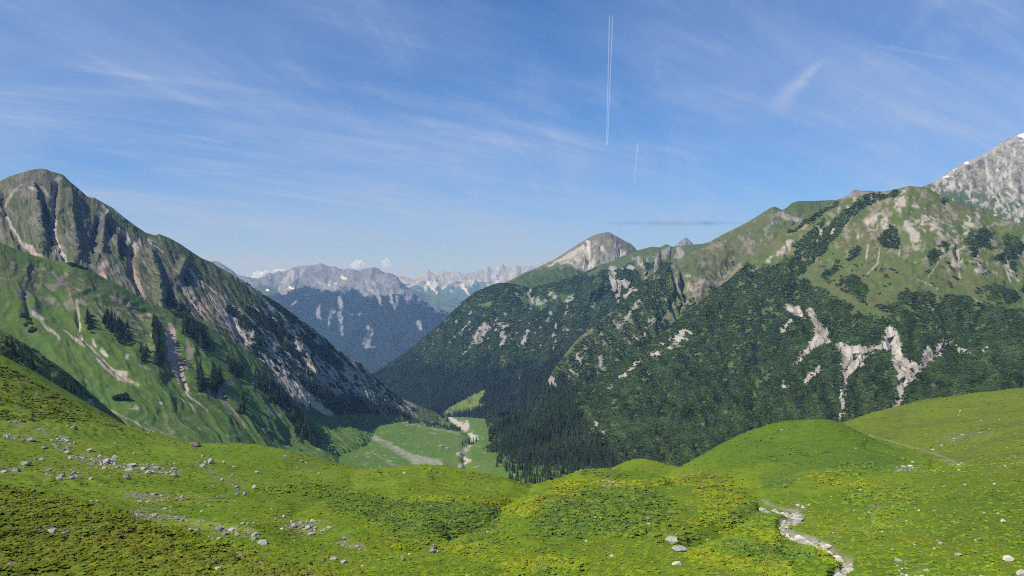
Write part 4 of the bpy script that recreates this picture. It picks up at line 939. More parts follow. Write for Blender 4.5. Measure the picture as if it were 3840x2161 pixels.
for pts, k in (([(1190, 1530, 5), (1270, 1560, 4), (1350, 1610, 5), (1430, 1650, 8), (1500, 1690, 14), (1560, 1725, 22), (1640, 1740, 24)], .9), ([(1350, 1610, 10), (1450, 1670, 14), (1540, 1720, 20), (1650, 1735, 20)], .45), ([(1420, 1553, 3), (1500, 1580, 4), (1600, 1602, 4), (1700, 1622, 3), (1760, 1645, 3)], .8),
               ([(1390, 1690, 3), (1430, 1720, 4), (1500, 1750, 4)], .6), ([(1480, 1570, 2), (1650, 1600, 2)], .6)):
    put(stroke(wx, wy, [(a_, b_, w_ * .62) for a_, b_, w_ in pts], 6) * sstep(-0.5, 0.1, n9b + 0.1), (0.30, 0.285, 0.22), k * .85)
for pts in ([(1660, 1555, 4), (1700, 1575, 7), (1730, 1595, 11), (1745, 1610, 10), (1752, 1585, 8)], [(1760, 1630, 5), (1790, 1640, 7), (1770, 1650, 5)], [(1770, 1650, 3), (1752, 1680, 8), (1735, 1695, 8), (1715, 1705, 4), (1740, 1718, 5), (1765, 1728, 4), (1735, 1745, 5), (1720, 1752, 5)]):
    put(stroke(wx, wy, pts, 4), (0.42, 0.385, 0.33))
put(sstep(0.33, 0.4, n9b), (0.34, 0.32, 0.28), 0.7)
finish(f9, c, land_material('valley_floor_ground', 8, 0.5, 0.35))
F9 = f9

# ---- wooded near spur at the left edge (about 0.5 km) --------------------------
R10 = [[(-400, 1090, 450), (-250, 1150, 465), (0, 1238, 490), (70, 1272, 497), (140, 1318, 505), (220, 1372, 512), (300, 1448, 520), (380, 1545, 525), (480, 1640, 520)],
       [(-400, 1190, 415), (-250, 1250, 430), (0, 1330, 450), (80, 1370, 455), (160, 1420, 460), (240, 1475, 465), (310, 1540, 470), (390, 1610, 470), (490, 1690, 465)],
       [(-400, 1330, 370), (-250, 1390, 385), (0, 1460, 400), (90, 1500, 405), (180, 1550, 410), (260, 1600, 410), (330, 1650, 410), (400, 1700, 410), (500, 1760, 405)],
       [(-400, 1500, 320), (-250, 1560, 330), (0, 1620, 340), (100, 1660, 345), (200, 1700, 350), (280, 1740, 350), (350, 1780, 350), (420, 1820, 350), (520, 1860, 345)]]
f10 = face('wooded_spur', R10, 4.0, None, gully=(30, 3), rough=(14, 1.5), back=(90, 0.55), seed=19)
x, y = f10.x, f10.y
n10, n10b = nz(f10, 18, 4), nz(f10, 6, 4, 7)
c = np.broadcast_to(np.array((0.085, 0.120, 0.036)), f10.P.shape)
c = blend(c, sstep(0.0, 0.25, n10), (0.100, 0.140, 0.036))
wx, wy = wxy(f10, 12, 8)
c = blend(c, stroke(wx, wy, [(335, 1500, 10), (350, 1540, 10), (360, 1570, 8)], 8) * sstep(-.2, .1, n10b), (0.33, 0.31, 0.28))
pine10 = sstep(-0.22, 0.02, -n10 + n10b * 0.3)
pine10 *= 1 - stroke(wx, wy, [(335, 1500, 10), (350, 1540, 10), (360, 1570, 8)], 8) * sstep(-.1, .15, n10b)
finish(f10, c, land_material('wooded_spur_ground', 5, 0.4, 0.35))
F10, F10pine = f10, pine10
# ----------------------------------------------------------------------------
# foreground alpine meadow: one ground sheet through surveyed heights
# ----------------------------------------------------------------------------
MP = [(0, 2161, 44), (640, 2161, 50), (1280, 2161, 57), (1920, 2161, 60), (2560, 2161, 62), (3150, 2161, 63), (3840, 2161, 50), (-700, 2100, 38), (4500, 2100, 42),
      (0, 2000, 60), (640, 2000, 72), (1280, 2000, 80), (1920, 2020, 78), (2560, 2020, 82), (3000, 2010, 88), (3400, 2000, 78), (3840, 2000, 66), (-700, 1950, 55), (4500, 1950, 58),
      (0, 1880, 84), (500, 1880, 95), (1000, 1880, 108), (1500, 1880, 112), (1950, 1900, 104), (2400, 1900, 106), (2880, 1890, 122), (3300, 1880, 110), (3840, 1860, 92), (4500, 1800, 84),
      (0, 1760, 118), (400, 1760, 130), (800, 1780, 138), (1200, 1815, 140), (1580, 1800, 138), (1980, 1850, 128), (3840, 1740, 120), (3500, 1760, 140), (3200, 1760, 160), (2950, 1800, 150),
      (0, 1680, 150), (300, 1690, 162), (600, 1705, 170), (900, 1710, 168), (-600, 1700, 120), (-600, 1500, 190), (-600, 1300, 240),
      # left hill
      (0, 1600, 178), (300, 1610, 192), (540, 1650, 200), (0, 1500, 215), (200, 1530, 222), (0, 1420, 245),
      # hump 1 in the middle and the dip behind it
      (2060, 1850, 126), (2280, 1860, 122), (2500, 1860, 122), (2700, 1870, 122), (2200, 1803, 140), (2350, 1818, 138), (2493, 1797, 140), (2675, 1801, 142), (2743, 1810, 142), (2830, 1842, 138), (2860, 1874, 130),
      (2150, 1875, 150), (2200, 1872, 154), (2350, 1880, 154), (2500, 1870, 156), (2680, 1885, 160), (2800, 1895, 156),
      (1960, 1850, 174), (2000, 1855, 182), (2060, 1838, 174), (2060, 1830, 190), (2120, 1815, 200),
      # hump 2
      (2130, 1785, 166), (2192, 1758, 170), (2300, 1770, 168), (2479, 1796, 166),
      # small knoll behind, right hill
      (2400, 1805, 200), (2300, 1800, 200), (2500, 1800, 200), (2330, 1745, 228), (2400, 1722, 235), (2480, 1740, 228), (2545, 1790, 240), (2530, 1778, 222),
      (2520, 1790, 178), (2700, 1760, 182), (2900, 1720, 185), (3100, 1700, 180), (3300, 1730, 168), (3160, 1590, 220), (3250, 1640, 205), (3400, 1692, 185),
      (2900, 1650, 205), (3050, 1640, 200), (3150, 1650, 195),
      # right back hill
      (3180, 1680, 248), (3300, 1712, 232), (3400, 1722, 215), (3330, 1600, 280), (3450, 1620, 262), (3500, 1690, 200), (3700, 1640, 215), (3840, 1640, 195), (4300, 1600, 180), (3500, 1580, 280), (3700, 1540, 280), (3840, 1540, 265), (4300, 1480, 260)]
CREST = [(-600, 1150, 300), (-250, 1240, 285), (0, 1336, 272), (90, 1388, 268), (200, 1450, 264), (370, 1556, 258), (470, 1600, 254), (560, 1630, 250), (700, 1662, 235), (800, 1678, 205), (870, 1671, 196), (950, 1664, 190), (1030, 1677, 186), (1130, 1707, 180), (1280, 1755, 174), (1400, 1773, 170), (1500, 1772, 168), (1580, 1756, 165),
         (1650, 1749, 160), (1760, 1759, 158), (1850, 1776, 157), (1980, 1818, 158), (2060, 1812, 163), (2400, 1722, 236), (2620, 1712, 205), (2700, 1664, 214), (2780, 1630, 221), (2850, 1606, 227), (3000, 1581, 225), (3080, 1577, 223), (3170, 1586, 292), (3300, 1545, 305), (3450, 1505, 320), (3650, 1478, 330), (3840, 1458, 330), (4200, 1420, 330), (4700, 1380, 320)]
mp = [tuple(v3(a, b, d)) for a, b, d in MP] + [tuple(v3(a, b, d)) for a, b, d in CREST]
for a, b, d in CREST:
    if not (2990 < a < 3150):
        mp.append(tuple(v3(a, b + 75, d * 1.25)))
        mp.append(tuple(v3(a, b + 190, d * 1.6)))
mp += [(0, 0, -1.7), (-25, 0, -2), (25, 0, -2.5), (-60, 10, -3), (60, 10, -4), (0, 20, -9.5), (0, -30, 4), (-60, -40, 8), (60, -40, 6), (-20, 22, -10), (22, 22, -10.5), (-150, 60, -8), (170, 60, -14)]
mp = np.array(mp, float)


def tps_fit(P, lam):
    n = len(P)
    A = np.zeros((n + 3, n + 3))
    r2 = ((P[:, None, :2] - P[None, :, :2]) ** 2).sum(-1)
    A[:n, :n] = 0.5 * r2 * np.log(r2 + 1e-9) + lam * np.eye(n)
    A[:n, n:] = np.c_[np.ones(n), P[:, :2]]
    A[n:, :n] = A[:n, n:].T
    return np.linalg.solve(A, np.r_[P[:, 2], 0, 0, 0])


S_T = 100.0
mpn = mp.copy(); mpn[:, :2] /= S_T
wt = tps_fit(mpn, 0.0008)


def tps(X, Y):
    x, y = X.ravel() / S_T, Y.ravel() / S_T
    out = np.empty(x.size)
    for i in range(0, x.size, 40000):
        r2 = (x[i:i + 40000, None] - mpn[None, :, 0]) ** 2 + (y[i:i + 40000, None] - mpn[None, :, 1]) ** 2
        out[i:i + 40000] = (0.5 * r2 * np.log(r2 + 1e-9)) @ wt[:-3] + wt[-3] + wt[-2] * x[i:i + 40000] + wt[-1] * y[i:i + 40000]
    return out.reshape(X.shape)


az = np.concatenate([np.linspace(-70, -37, 24, endpoint=False), np.linspace(-37, 37, 680), np.linspace(37, 70, 25)[1:]])
rr = np.concatenate([np.linspace(1.2, 42, 30, endpoint=False), 42 * (420 / 42.0) ** np.linspace(0, 1, 430), np.linspace(420, 640, 22)[1:]])
AZ, RR = np.meshgrid(np.radians(az), rr)
X, Y = np.sin(AZ) * RR, np.cos(AZ) * RR
STREAM = [(2850, 1872, 4), (2880, 1888, 8), (2905, 1900, 6), (2945, 1912, 12), (2985, 1920, 16), (3010, 1935, 14), (2960, 1948, 18), (2935, 1960, 20), (2945, 1985, 22), (2970, 2003, 20), (3010, 2016, 20), (3060, 2028, 22), (3100, 2045, 20), (3130, 2070, 16), (3165, 2090, 16), (3185, 2105, 26), (3170, 2135, 24), (3145, 2161, 42), (3130, 2210, 40)]


def proj_xyz(X, Y, Z):
    d = np.maximum(Y, 0.5)
    return CX + X / d * FOC, CY - Z / d * FOC


def meadow_z(X, Y, detail=True):
    Z = tps(X, Y)
    sx, sy = proj_xyz(X, Y, Z)
    shp = X.shape
    q = np.stack([X.ravel(), Y.ravel(), np.zeros(X.size)], -1)
    R = np.hypot(X, Y)
    amp = sstep(30, 90, R)
    Z = Z + (fbm(q / 45, 3).reshape(shp) * 1.0 + fbm(q / 14 + 5, 3).reshape(shp) * 0.65) * (0.25 + 0.75 * amp)
    # cattle terraces follow the contours
    ph = Z.ravel() / 0.62 + fbm(q / 20 + 9, 3) * 2.2
    ter = (np.abs((ph % 1.0) - 0.5) * 2).reshape(shp)
    tm = sstep(-0.15, 0.2, fbm(q / 35 + 31, 2).reshape(shp))
    Z = Z + (ter - 0.5) * 0.20 * tm * (1 - sstep(230, 330, R) * 0.5)
    Z = Z + fbm(q / 3.2 + 17, 3).reshape(shp) * 0.20
    # hollows, noses and low banks of the moraine ground
    for dep, pts in ((1.25, [(1990, 1828, 26), (1890, 1880, 30), (1835, 1940, 34), (1690, 1990, 40)]), (-1.3, [(2010, 1900, 44), (2150, 1890, 50), (2400, 1880, 50)]), (1.0, [(1320, 1800, 34), (1230, 1850, 40), (1120, 1900, 44)]), (-0.9, [(1600, 1800, 40), (1500, 1830, 40)]),
                     (1.2, [(2850, 1890, 26), (2740, 1960, 40), (2600, 2010, 40)]), (-0.9, [(2760, 2080, 50), (2900, 2060, 50)]), (1.1, [(2520, 1795, 22), (2700, 1815, 26), (2840, 1850, 26)]), (1.2, [(3250, 1665, 16), (3420, 1710, 18), (3560, 1750, 20)]), (-1.2, [(3640, 1640, 30), (3840, 1600, 34)]), (1.0, [(3500, 1720, 18), (3840, 1690, 24)]), (-0.8, [(3450, 1900, 60), (3700, 1850, 60)])):
        Z = Z - dep * profile(sx, sy, pts)
    for hgt, xa, xb, ln in ((0.75, 380, 900, [(380, 1850), (700, 1866), (900, 1884)]), (0.9, 450, 1000, [(450, 1915), (700, 1940), (1000, 2000)]), (0.9, 1030, 1300, [(1030, 1955), (1160, 1966), (1300, 1985)]), (0.5, 1280, 1400, [(1280, 2030), (1400, 2056)])):
        lx, ly = zip(*ln)
        Z = Z - hgt * sstep(-4, 12, sy - np.interp(sx, lx, ly)) * (1 - sstep(20, 130, sy - np.interp(sx, lx, ly))) * 0.8 * sstep(xa - 60, xa + 160, sx) * (1 - sstep(xb - 160, xb + 60, sx))
    heath = HEATH(sx, sy, q, shp)
    Z = Z + heath * (ridged(q / 2.3 + 3, 3).reshape(shp) - 0.5) * 0.40
    # the stream has cut its bed
    m = stroke(sx, sy, [(a, b, w * .8 + 6) for a, b, w in STREAM], 14)
    Z = Z - m * 0.75
    return Z, heath


def HEATH(sx, sy, q, shp):
    n = fbm(q / 9 + 11, 4).reshape(shp)
    line = np.interp(sx, [-400, 0, 200, 400, 600, 800, 1000, 1150, 1400], [1810, 1822, 1860, 1910, 1968, 2020, 2075, 2130, 2215])
    h = sstep(-30, 40, sy - line + n * 90)
    hill = sstep(0, 25, sy - np.interp(sx, [0, 200, 370, 560, 800], [1345, 1460, 1565, 1640, 1690])) * (1 - sstep(-12, 12, sy - np.interp(sx, [0, 100, 330, 540, 700, 830], [1570, 1585, 1585, 1635, 1668, 1684]))) * (sx < 860)
    hill *= sstep(-0.25, 0.1, n + 0.05)
    far = stroke(sx + n * 40, sy + n * 20, [(2560, 1775, 14), (2640, 1790, 18), (2740, 1800, 10)], 14)
    return np.clip(np.maximum(np.maximum(h, hill * 0.9), far), 0, 1)


Z, heath = meadow_z(X, Y)
mP = np.stack([X, Y, Z], -1)
nr_m, nc_m = X.shape
sx, sy = proj_xyz(X, Y, Z)
q = mP.reshape(-1, 3) * np.array([1, 1, 0])


def cover_masks(sx, sy, q):
    shp = sx.shape
    n20, n6, n2 = fbm(q / 20 + 2, 4).reshape(shp), fbm(q / 6 + 4, 4).reshape(shp), fbm(q / 1.8 + 6, 3).reshape(shp)
    wx, wy = sx + n6 * 60, sy + n6 * 22 + n2 * 8
    K = {}
    ye = np.zeros(shp, np.float32)
    for pts, k in (([(2090, 1825, 14), (2200, 1808, 14), (2350, 1825, 14), (2500, 1806, 12), (2680, 1808, 14), (2780, 1835, 22)], 0.9), ([(1860, 1900, 10), (1900, 1890, 26), (1960, 1915, 30), (2050, 1880, 22), (2150, 1850, 20)], 0.9), ([(2640, 1850, 30), (2760, 1860, 30), (2700, 1910, 40), (2640, 1960, 40)], 0.6),
                   ([(1500, 1870, 10), (1600, 1875, 12), (1750, 1888, 14), (1830, 1895, 10)], 0.7), ([(1480, 1895, 12), (1560, 1945, 16), (1600, 1960, 12)], 0.5), ([(1900, 2140, 30), (2050, 2110, 20), (2150, 2120, 24)], 0.9), ([(2700, 1990, 30), (2850, 1975, 24), (2900, 2030, 26)], 0.7), ([(2600, 2090, 24), (2750, 2110, 30), (2950, 2150, 30)], 0.8), ([(3060, 1800, 20), (3180, 1800, 26), (3260, 1830, 20)], 0.55), ([(3050, 2040, 16), (3120, 2110, 16)], 0.8),
                   ([(2500, 1985, 12), (2650, 1985, 16)], 0.6), ([(1480, 2060, 20), (1640, 2040, 30), (1800, 2060, 20)], 0.5), ([(1330, 1700, 8), (1500, 1850, 12)], 0.3), ([(100, 1850, 20), (300, 1900, 20), (600, 2000, 30), (200, 2050, 60), (700, 2100, 40)], 0.45), ([(1600, 1765, 8), (1800, 1780, 8)], 0.35), ([(2760, 2130, 20), (2900, 2100, 20)], 0.7)):
        ye = np.maximum(ye, stroke(wx, wy, pts, 24) * k)
    K['yellow'] = ye * sstep(-0.35, 0.25, n2 + n6 * 0.5)
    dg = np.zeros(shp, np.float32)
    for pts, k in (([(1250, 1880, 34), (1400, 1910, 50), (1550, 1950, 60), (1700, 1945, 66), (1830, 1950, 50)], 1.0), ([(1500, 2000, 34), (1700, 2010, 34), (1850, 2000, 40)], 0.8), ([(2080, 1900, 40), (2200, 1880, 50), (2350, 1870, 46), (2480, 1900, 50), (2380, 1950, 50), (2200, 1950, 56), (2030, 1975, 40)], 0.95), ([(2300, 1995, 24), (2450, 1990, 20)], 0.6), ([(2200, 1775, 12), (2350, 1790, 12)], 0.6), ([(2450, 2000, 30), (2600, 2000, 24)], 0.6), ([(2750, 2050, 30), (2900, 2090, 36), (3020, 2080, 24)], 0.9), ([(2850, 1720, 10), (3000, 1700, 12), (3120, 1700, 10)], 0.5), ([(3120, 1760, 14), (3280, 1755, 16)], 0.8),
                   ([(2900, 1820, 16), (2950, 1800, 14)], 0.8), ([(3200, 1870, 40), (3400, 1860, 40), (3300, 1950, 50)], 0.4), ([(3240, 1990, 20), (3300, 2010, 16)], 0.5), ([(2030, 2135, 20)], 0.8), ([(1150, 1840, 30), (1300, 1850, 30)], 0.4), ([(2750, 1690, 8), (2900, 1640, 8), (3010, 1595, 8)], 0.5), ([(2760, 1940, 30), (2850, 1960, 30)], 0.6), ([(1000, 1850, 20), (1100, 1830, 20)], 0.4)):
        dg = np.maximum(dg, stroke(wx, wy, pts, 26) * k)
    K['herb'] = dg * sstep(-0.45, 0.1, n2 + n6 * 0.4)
    st = np.zeros(shp, np.float32)
    for pts, k in (([(60, 1590, 10), (150, 1610, 14), (230, 1650, 16), (270, 1680, 22)], 1.0), ([(240, 1690, 16), (300, 1715, 22), (400, 1735, 22)], 1.0), ([(440, 1750, 16), (560, 1765, 22), (660, 1765, 14)], 0.9), ([(160, 1780, 14), (300, 1780, 16)], 0.6), ([(0, 1640, 10), (140, 1650, 12)], 0.6), ([(0, 1770, 12), (80, 1765, 10)], 0.8),
                   ([(500, 1860, 16), (700, 1870, 16), (850, 1880, 10)], 0.75), ([(500, 1930, 20), (640, 1940, 24), (740, 1960, 24), (860, 1990, 18), (950, 2000, 16)], 0.8), ([(1050, 1965, 12), (1160, 1980, 22), (1260, 1990, 14)], 1.0), ([(1290, 2040, 10), (1370, 2060, 10)], 0.9), ([(750, 1740, 20), (900, 1830, 20)], 0.35), ([(1080, 1720, 10), (1200, 1780, 20)], 0.35), ([(3550, 1650, 10), (3680, 1640, 12), (3720, 1620, 8)], 0.7),
                   ([(3360, 1765, 12), (3440, 1760, 10)], 0.8), ([(3560, 1735, 8), (3610, 1742, 6)], 1.0), ([(3380, 2140, 30), (3460, 2150, 30)], 0.6), ([(430, 1660, 14), (480, 1665, 10)], 0.5), ([(2260, 1818, 4), (2320, 1820, 4)], 0.9), ([(3000, 1905, 14), (3030, 1915, 10)], 0.9), ([(3110, 2010, 10), (3150, 2030, 8)], 0.6), ([(150, 1990, 16), (250, 2010, 14)], 0.5)):
        st = np.maximum(st, stroke(wx, wy, pts, 16) * k)
    K['stony'] = st * sstep(-0.1, 0.2, n2 + n6 * 0.6)
    K['stream'] = stroke(sx + n2 * 22, sy + n2 * 9, [(a, b, w * 0.52) for a, b, w in STREAM], 5) * (0.55 + 0.45 * sstep(-0.3, 0.0, n2 + n6 * .6))
    K['path'] = stroke(sx + n2 * 5, sy + n2 * 3, [(3260, 1632, 2), (3420, 1678, 2.5), (3500, 1700, 2.5), (3570, 1728, 3.5), (3600, 1745, 4)], 2) * 0.4
    return K, n20, n6, n2


def meadow_cover(sx, sy, q, heath):
    MK, n20, n6, n2 = cover_masks(sx, sy, q)
    c = np.broadcast_to(np.array((0.134, 0.190, 0.014)), sx.shape + (3,))
    c = blend(c, sstep(-0.25, 0.3, n20), (0.102, 0.168, 0.013))
    c = blend(c, sstep(0.0, 0.4, n6) * 0.5, (0.132, 0.152, 0.015))
    edge = np.interp(sx, [3000, 3150, 3260, 3420, 3600, 3900], [1500, 1588, 1632, 1685, 1745, 1790])
    back_r = sstep(3130, 3180, sx) * (1 - sstep(-5, 6, sy - edge))
    c = blend(c, back_r * 0.75, (0.122, 0.158, 0.022))
    c = blend(c, back_r * sstep(0.0, 0.3, n20 + n6 * .5) * 0.5, (0.100, 0.118, 0.026))
    dome = sstep(2500, 2620, sx) * (1 - sstep(1715, 1790, sy + n6 * 30)) * (1 - back_r) * (1 - sstep(3350, 3550, sx))
    c = blend(c, dome * 0.8, (0.080, 0.142, 0.014))
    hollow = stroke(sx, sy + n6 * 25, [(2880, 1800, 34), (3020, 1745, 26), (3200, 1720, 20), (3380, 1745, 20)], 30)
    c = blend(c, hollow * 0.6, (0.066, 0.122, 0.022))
    rs = sstep(3350, 3600, sx) * sstep(1740, 1800, sy) * (1 - sstep(2000, 2120, sy))
    c = blend(c, rs * 0.6, (0.082, 0.132, 0.015))
    c = blend(c, heath * 0.65, (0.132, 0.162, 0.022))
    c = blend(c, heath * sstep(0.02, 0.3, n2 + n6 * 0.5) * 0.45, (0.120, 0.108, 0.034))
    c = blend(c, heath * sstep(0.05, 0.35, -n2 - n6 * .4) * 0.6, (0.12, 0.13, 0.02))
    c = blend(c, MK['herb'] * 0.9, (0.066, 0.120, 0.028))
    c = blend(c, MK['yellow'] * 0.5, (0.200, 0.205, 0.018))
    c = blend(c, MK['stony'] * 0.75, (0.21, 0.185, 0.13))
    c = blend(c, MK['path'], (0.33, 0.29, 0.2))
    c = blend(c, MK['stream'], (0.27, 0.24, 0.185))
    return c, MK


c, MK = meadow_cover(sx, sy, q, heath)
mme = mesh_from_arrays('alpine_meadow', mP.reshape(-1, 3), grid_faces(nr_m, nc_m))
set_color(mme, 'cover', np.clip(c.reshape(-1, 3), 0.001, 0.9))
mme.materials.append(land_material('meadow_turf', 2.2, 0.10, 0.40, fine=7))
link(bpy.data.objects.new('alpine_meadow', mme), kind='structure')

# raycast helper: the point of the meadow seen at a survey position
from mathutils.bvhtree import BVHTree
_tri = grid_faces(nr_m, nc_m)
BV_M = BVHTree.FromPolygons([tuple(v) for v in mP.reshape(-1, 3).tolist()], _tri.tolist())


def on_meadow(px, py):
    d = Vector(((px - CX) / FOC, 1.0, (CY - py) / FOC)).normalized()
    loc, nor, idx, dist = BV_M.ray_cast(Vector((0, 0, 0)), d)
    return loc, nor


# ----------------------------------------------------------------------------
# haze
# ----------------------------------------------------------------------------
hz = bpy.data.materials.new('mountain_air')
hz.use_nodes = True
hn, hl = hz.node_tree.nodes, hz.node_tree.links
hn.clear()
ho = N(hn, 'ShaderNodeOutputMaterial')
pv = N(hn, 'ShaderNodeVolumePrincipled')
pv.inputs['Color'].default_value = (0.26, 0.50, 1.0, 1)
pv.inputs['Density'].default_value = 6.2e-5
pv.inputs['Absorption Color'].default_value = (1, 1, 1, 1)
pv.inputs['Anisotropy'].default_value = 0.0
hl.new(pv.outputs[0], ho.inputs['Volume'])
x0, x1, y0, y1, z0, z1 = -40000, 40000, -15000, 24000, -1160, 760
HV = np.array([(x0, y0, z0), (x1, y0, z0), (x1, y1, z0), (x0, y1, z0), (x0, y0, z1), (x1, y0, z1), (x1, y1, z1), (x0, y1, z1)])
hme = mesh_from_arrays('haze', HV, np.array([[3, 2, 1, 0], [4, 5, 6, 7], [0, 1, 5, 4], [1, 2, 6, 5], [2, 3, 7, 6], [3, 0, 4, 7]]), False)
hme.materials.append(hz)
link(bpy.data.objects.new('haze', hme), kind='stuff', label='thin blue mountain haze filling the valley air', cat='haze')
# ----------------------------------------------------------------------------
# vegetation
# ----------------------------------------------------------------------------
def leaf_material(name, col=None, var=0.3, trans=0.25, ground=0.0):
    m = bpy.data.materials.new(name)
    m.use_nodes = True
    n, l = m.node_tree.nodes, m.node_tree.links
    n.clear()
    out = N(n, 'ShaderNodeOutputMaterial')
    df = N(n, 'ShaderNodeBsdfDiffuse', inp={'Roughness': 1.0})
    tr = N(n, 'ShaderNodeBsdfTranslucent')
    mx = N(n, 'ShaderNodeMixShader', inp={0: trans})
    l.new(df.outputs[0], mx.inputs[1]); l.new(tr.outputs[0], mx.inputs[2]); l.new(mx.outputs[0], out.inputs[0])
    if col is None:
        at = N(n, 'ShaderNodeAttribute', attribute_name='tint', attribute_type='INSTANCER')
        src = at.outputs['Color']
    else:
        oi = N(n, 'ShaderNodeObjectInfo')
        mr = N(n, 'ShaderNodeMapRange', inp={1: 0.0, 2: 1.0, 3: 1 - var, 4: 1 + var})
        l.new(oi.outputs['Random'], mr.inputs[0])
        tc = N(n, 'ShaderNodeTexCoord')
        nt = N(n, 'ShaderNodeTexNoise', inp={'Scale': 0.9, 'Detail': 3.0})
        l.new(tc.outputs['Object'], nt.inputs['Vector'])
        m2 = N(n, 'ShaderNodeMapRange', inp={1: 0.3, 2: 0.7, 3: 1 - var, 4: 1 + var})
        l.new(nt.outputs[0], m2.inputs[0])
        mm = N(n, 'ShaderNodeMath', operation='MULTIPLY')
        l.new(mr.outputs[0], mm.inputs[0]); l.new(m2.outputs[0], mm.inputs[1])
        cc = N(n, 'ShaderNodeMix', data_type='RGBA', blend_type='MULTIPLY', inp={0: 1.0, 6: (*col, 1)})
        cb = N(n, 'ShaderNodeCombineColor')
        for i in range(3):
            l.new(mm.outputs[0], cb.inputs[i])
        l.new(cb.outputs[0], cc.inputs[7])
        src = cc.outputs[2]
    l.new(src, df.inputs[0]); l.new(src, tr.inputs[0])
    if ground:
        # short turf takes its light much as the slope below it does
        gn = N(n, 'ShaderNodeAttribute', attribute_name='slope', attribute_type='INSTANCER')
        ge = N(n, 'ShaderNodeNewGeometry')
        a = N(n, 'ShaderNodeVectorMath', operation='SCALE', inp={'Scale': ground})
        b = N(n, 'ShaderNodeVectorMath', operation='SCALE', inp={'Scale': 1 - ground})
        s = N(n, 'ShaderNodeVectorMath', operation='ADD')
        nm = N(n, 'ShaderNodeVectorMath', operation='NORMALIZE')
        l.new(gn.outputs['Vector'], a.inputs[0]); l.new(ge.outputs['Normal'], b.inputs[0])
        l.new(a.outputs[0], s.inputs[0]); l.new(b.outputs[0], s.inputs[1]); l.new(s.outputs[0], nm.inputs[0])
        l.new(nm.outputs[0], df.inputs['Normal'])
    return m


def tri_mesh(name, V, F, mat, smooth=False):
    me = mesh_from_arrays(name, np.array(V, float), np.array(F, int), smooth)
    me.materials.append(mat)
    return me


def scatter(name, meshes, P, rot, scl, tint, label, cat, idx=None, seed=0, slope=None):
    """one mass of plants or stones: a point per plant, a mesh on each"""
    me = bpy.data.meshes.new(name)
    n = len(P)
    me.vertices.add(n)
    me.vertices.foreach_set('co', np.ascontiguousarray(P, np.float32).ravel())
    for nm, arr, typ, key in (('rot', rot, 'FLOAT_VECTOR', 'vector'), ('scl', scl, 'FLOAT_VECTOR', 'vector')):
        at = me.attributes.new(nm, typ, 'POINT')
        at.data.foreach_set(key, np.ascontiguousarray(arr, np.float32).ravel())
    set_color(me, 'tint', tint)
    if slope is not None:
        at = me.attributes.new('slope', 'FLOAT_VECTOR', 'POINT')
        at.data.foreach_set('vector', np.ascontiguousarray(slope, np.float32).ravel())
    at = me.attributes.new('pick', 'INT', 'POINT')
    if idx is None:
        idx = np.random.default_rng(seed).integers(0, len(meshes), n)
    at.data.foreach_set('value', np.ascontiguousarray(idx, np.int32))
    o = link(bpy.data.objects.new(name, me), kind='stuff', label=label, cat=cat)
    ng = bpy.data.node_groups.new(name + '_nodes', 'GeometryNodeTree')
    ng.interface.new_socket('Geometry', in_out='INPUT', socket_type='NodeSocketGeometry')
    ng.interface.new_socket('Geometry', in_out='OUTPUT', socket_type='NodeSocketGeometry')
    gi, go = ng.nodes.new('NodeGroupInput'), ng.nodes.new('NodeGroupOutput')
    ip = ng.nodes.new('GeometryNodeInstanceOnPoints')
    ng.links.new(gi.outputs[0], ip.inputs['Points'])
    if len(meshes) > 1:
        jn = ng.nodes.new('GeometryNodeJoinGeometry')
    for k, m in enumerate(meshes):
        src = bpy.data.objects.new('%s_source' % name, m)
        oi = ng.nodes.new('GeometryNodeObjectInfo')
        oi.inputs['Object'].default_value = src
        oi.inputs['As Instance'].default_value = False
        if len(meshes) > 1:
            g2 = ng.nodes.new('GeometryNodeGeometryToInstance')
            ng.links.new(oi.outputs['Geometry'], g2.inputs[0])
            ng.links.new(g2.outputs[0], jn.inputs[0])
        else:
            ng.links.new(oi.outputs['Geometry'], ip.inputs['Instance'])

    def attr(nm, typ):
        a = ng.nodes.new('GeometryNodeInputNamedAttribute')
        a.data_type = typ
        a.inputs['Name'].default_value = nm
        return a.outputs['Attribute']
    if len(meshes) > 1:
        ng.links.new(jn.outputs[0], ip.inputs['Instance'])
        ip.inputs['Pick Instance'].default_value = True
        ng.links.new(attr('pick', 'INT'), ip.inputs['Instance Index'])
    e2r = ng.nodes.new('FunctionNodeEulerToRotation')
    ng.links.new(attr('rot', 'FLOAT_VECTOR'), e2r.inputs[0])
    ng.links.new(e2r.outputs[0], ip.inputs['Rotation'])
    ng.links.new(attr('scl', 'FLOAT_VECTOR'), ip.inputs['Scale'])
    ng.links.new(ip.outputs[0], go.inputs[0])
    md = o.modifiers.new('plants', 'NODES')
    md.node_group = ng
    return o


def sample_face(f, w, n, seed):
    """n random points on a face with weight w per vertex (by area), only where the photograph looks"""
    r = np.random.default_rng(seed)
    P = f.P
    a = np.linalg.norm(np.cross(P[1:, :-1] - P[:-1, :-1], P[:-1, 1:] - P[:-1, :-1]), axis=2)
    ww = (w[:-1, :-1] + w[1:, 1:]) * 0.5
    vis = (f.x[:-1, :-1] > -60) & (f.x[:-1, :-1] < 3900)
    ww = np.where(ww > 0.35, ww, 0) * a * vis
    ww[:max(f.nb - 2, 0)] = 0
    cs = np.cumsum(ww.ravel())
    k = np.searchsorted(cs, r.random(n) * cs[-1])
    i, j = np.divmod(k, ww.shape[1])
    s, t = r.random((n, 1)), r.random((n, 1))
    Q = (P[i, j] * (1 - s) + P[i + 1, j] * s) * (1 - t) + (P[i, j + 1] * (1 - s) + P[i + 1, j + 1] * s) * t
    f.pick = (i, j)
    return Q, cs[-1], r


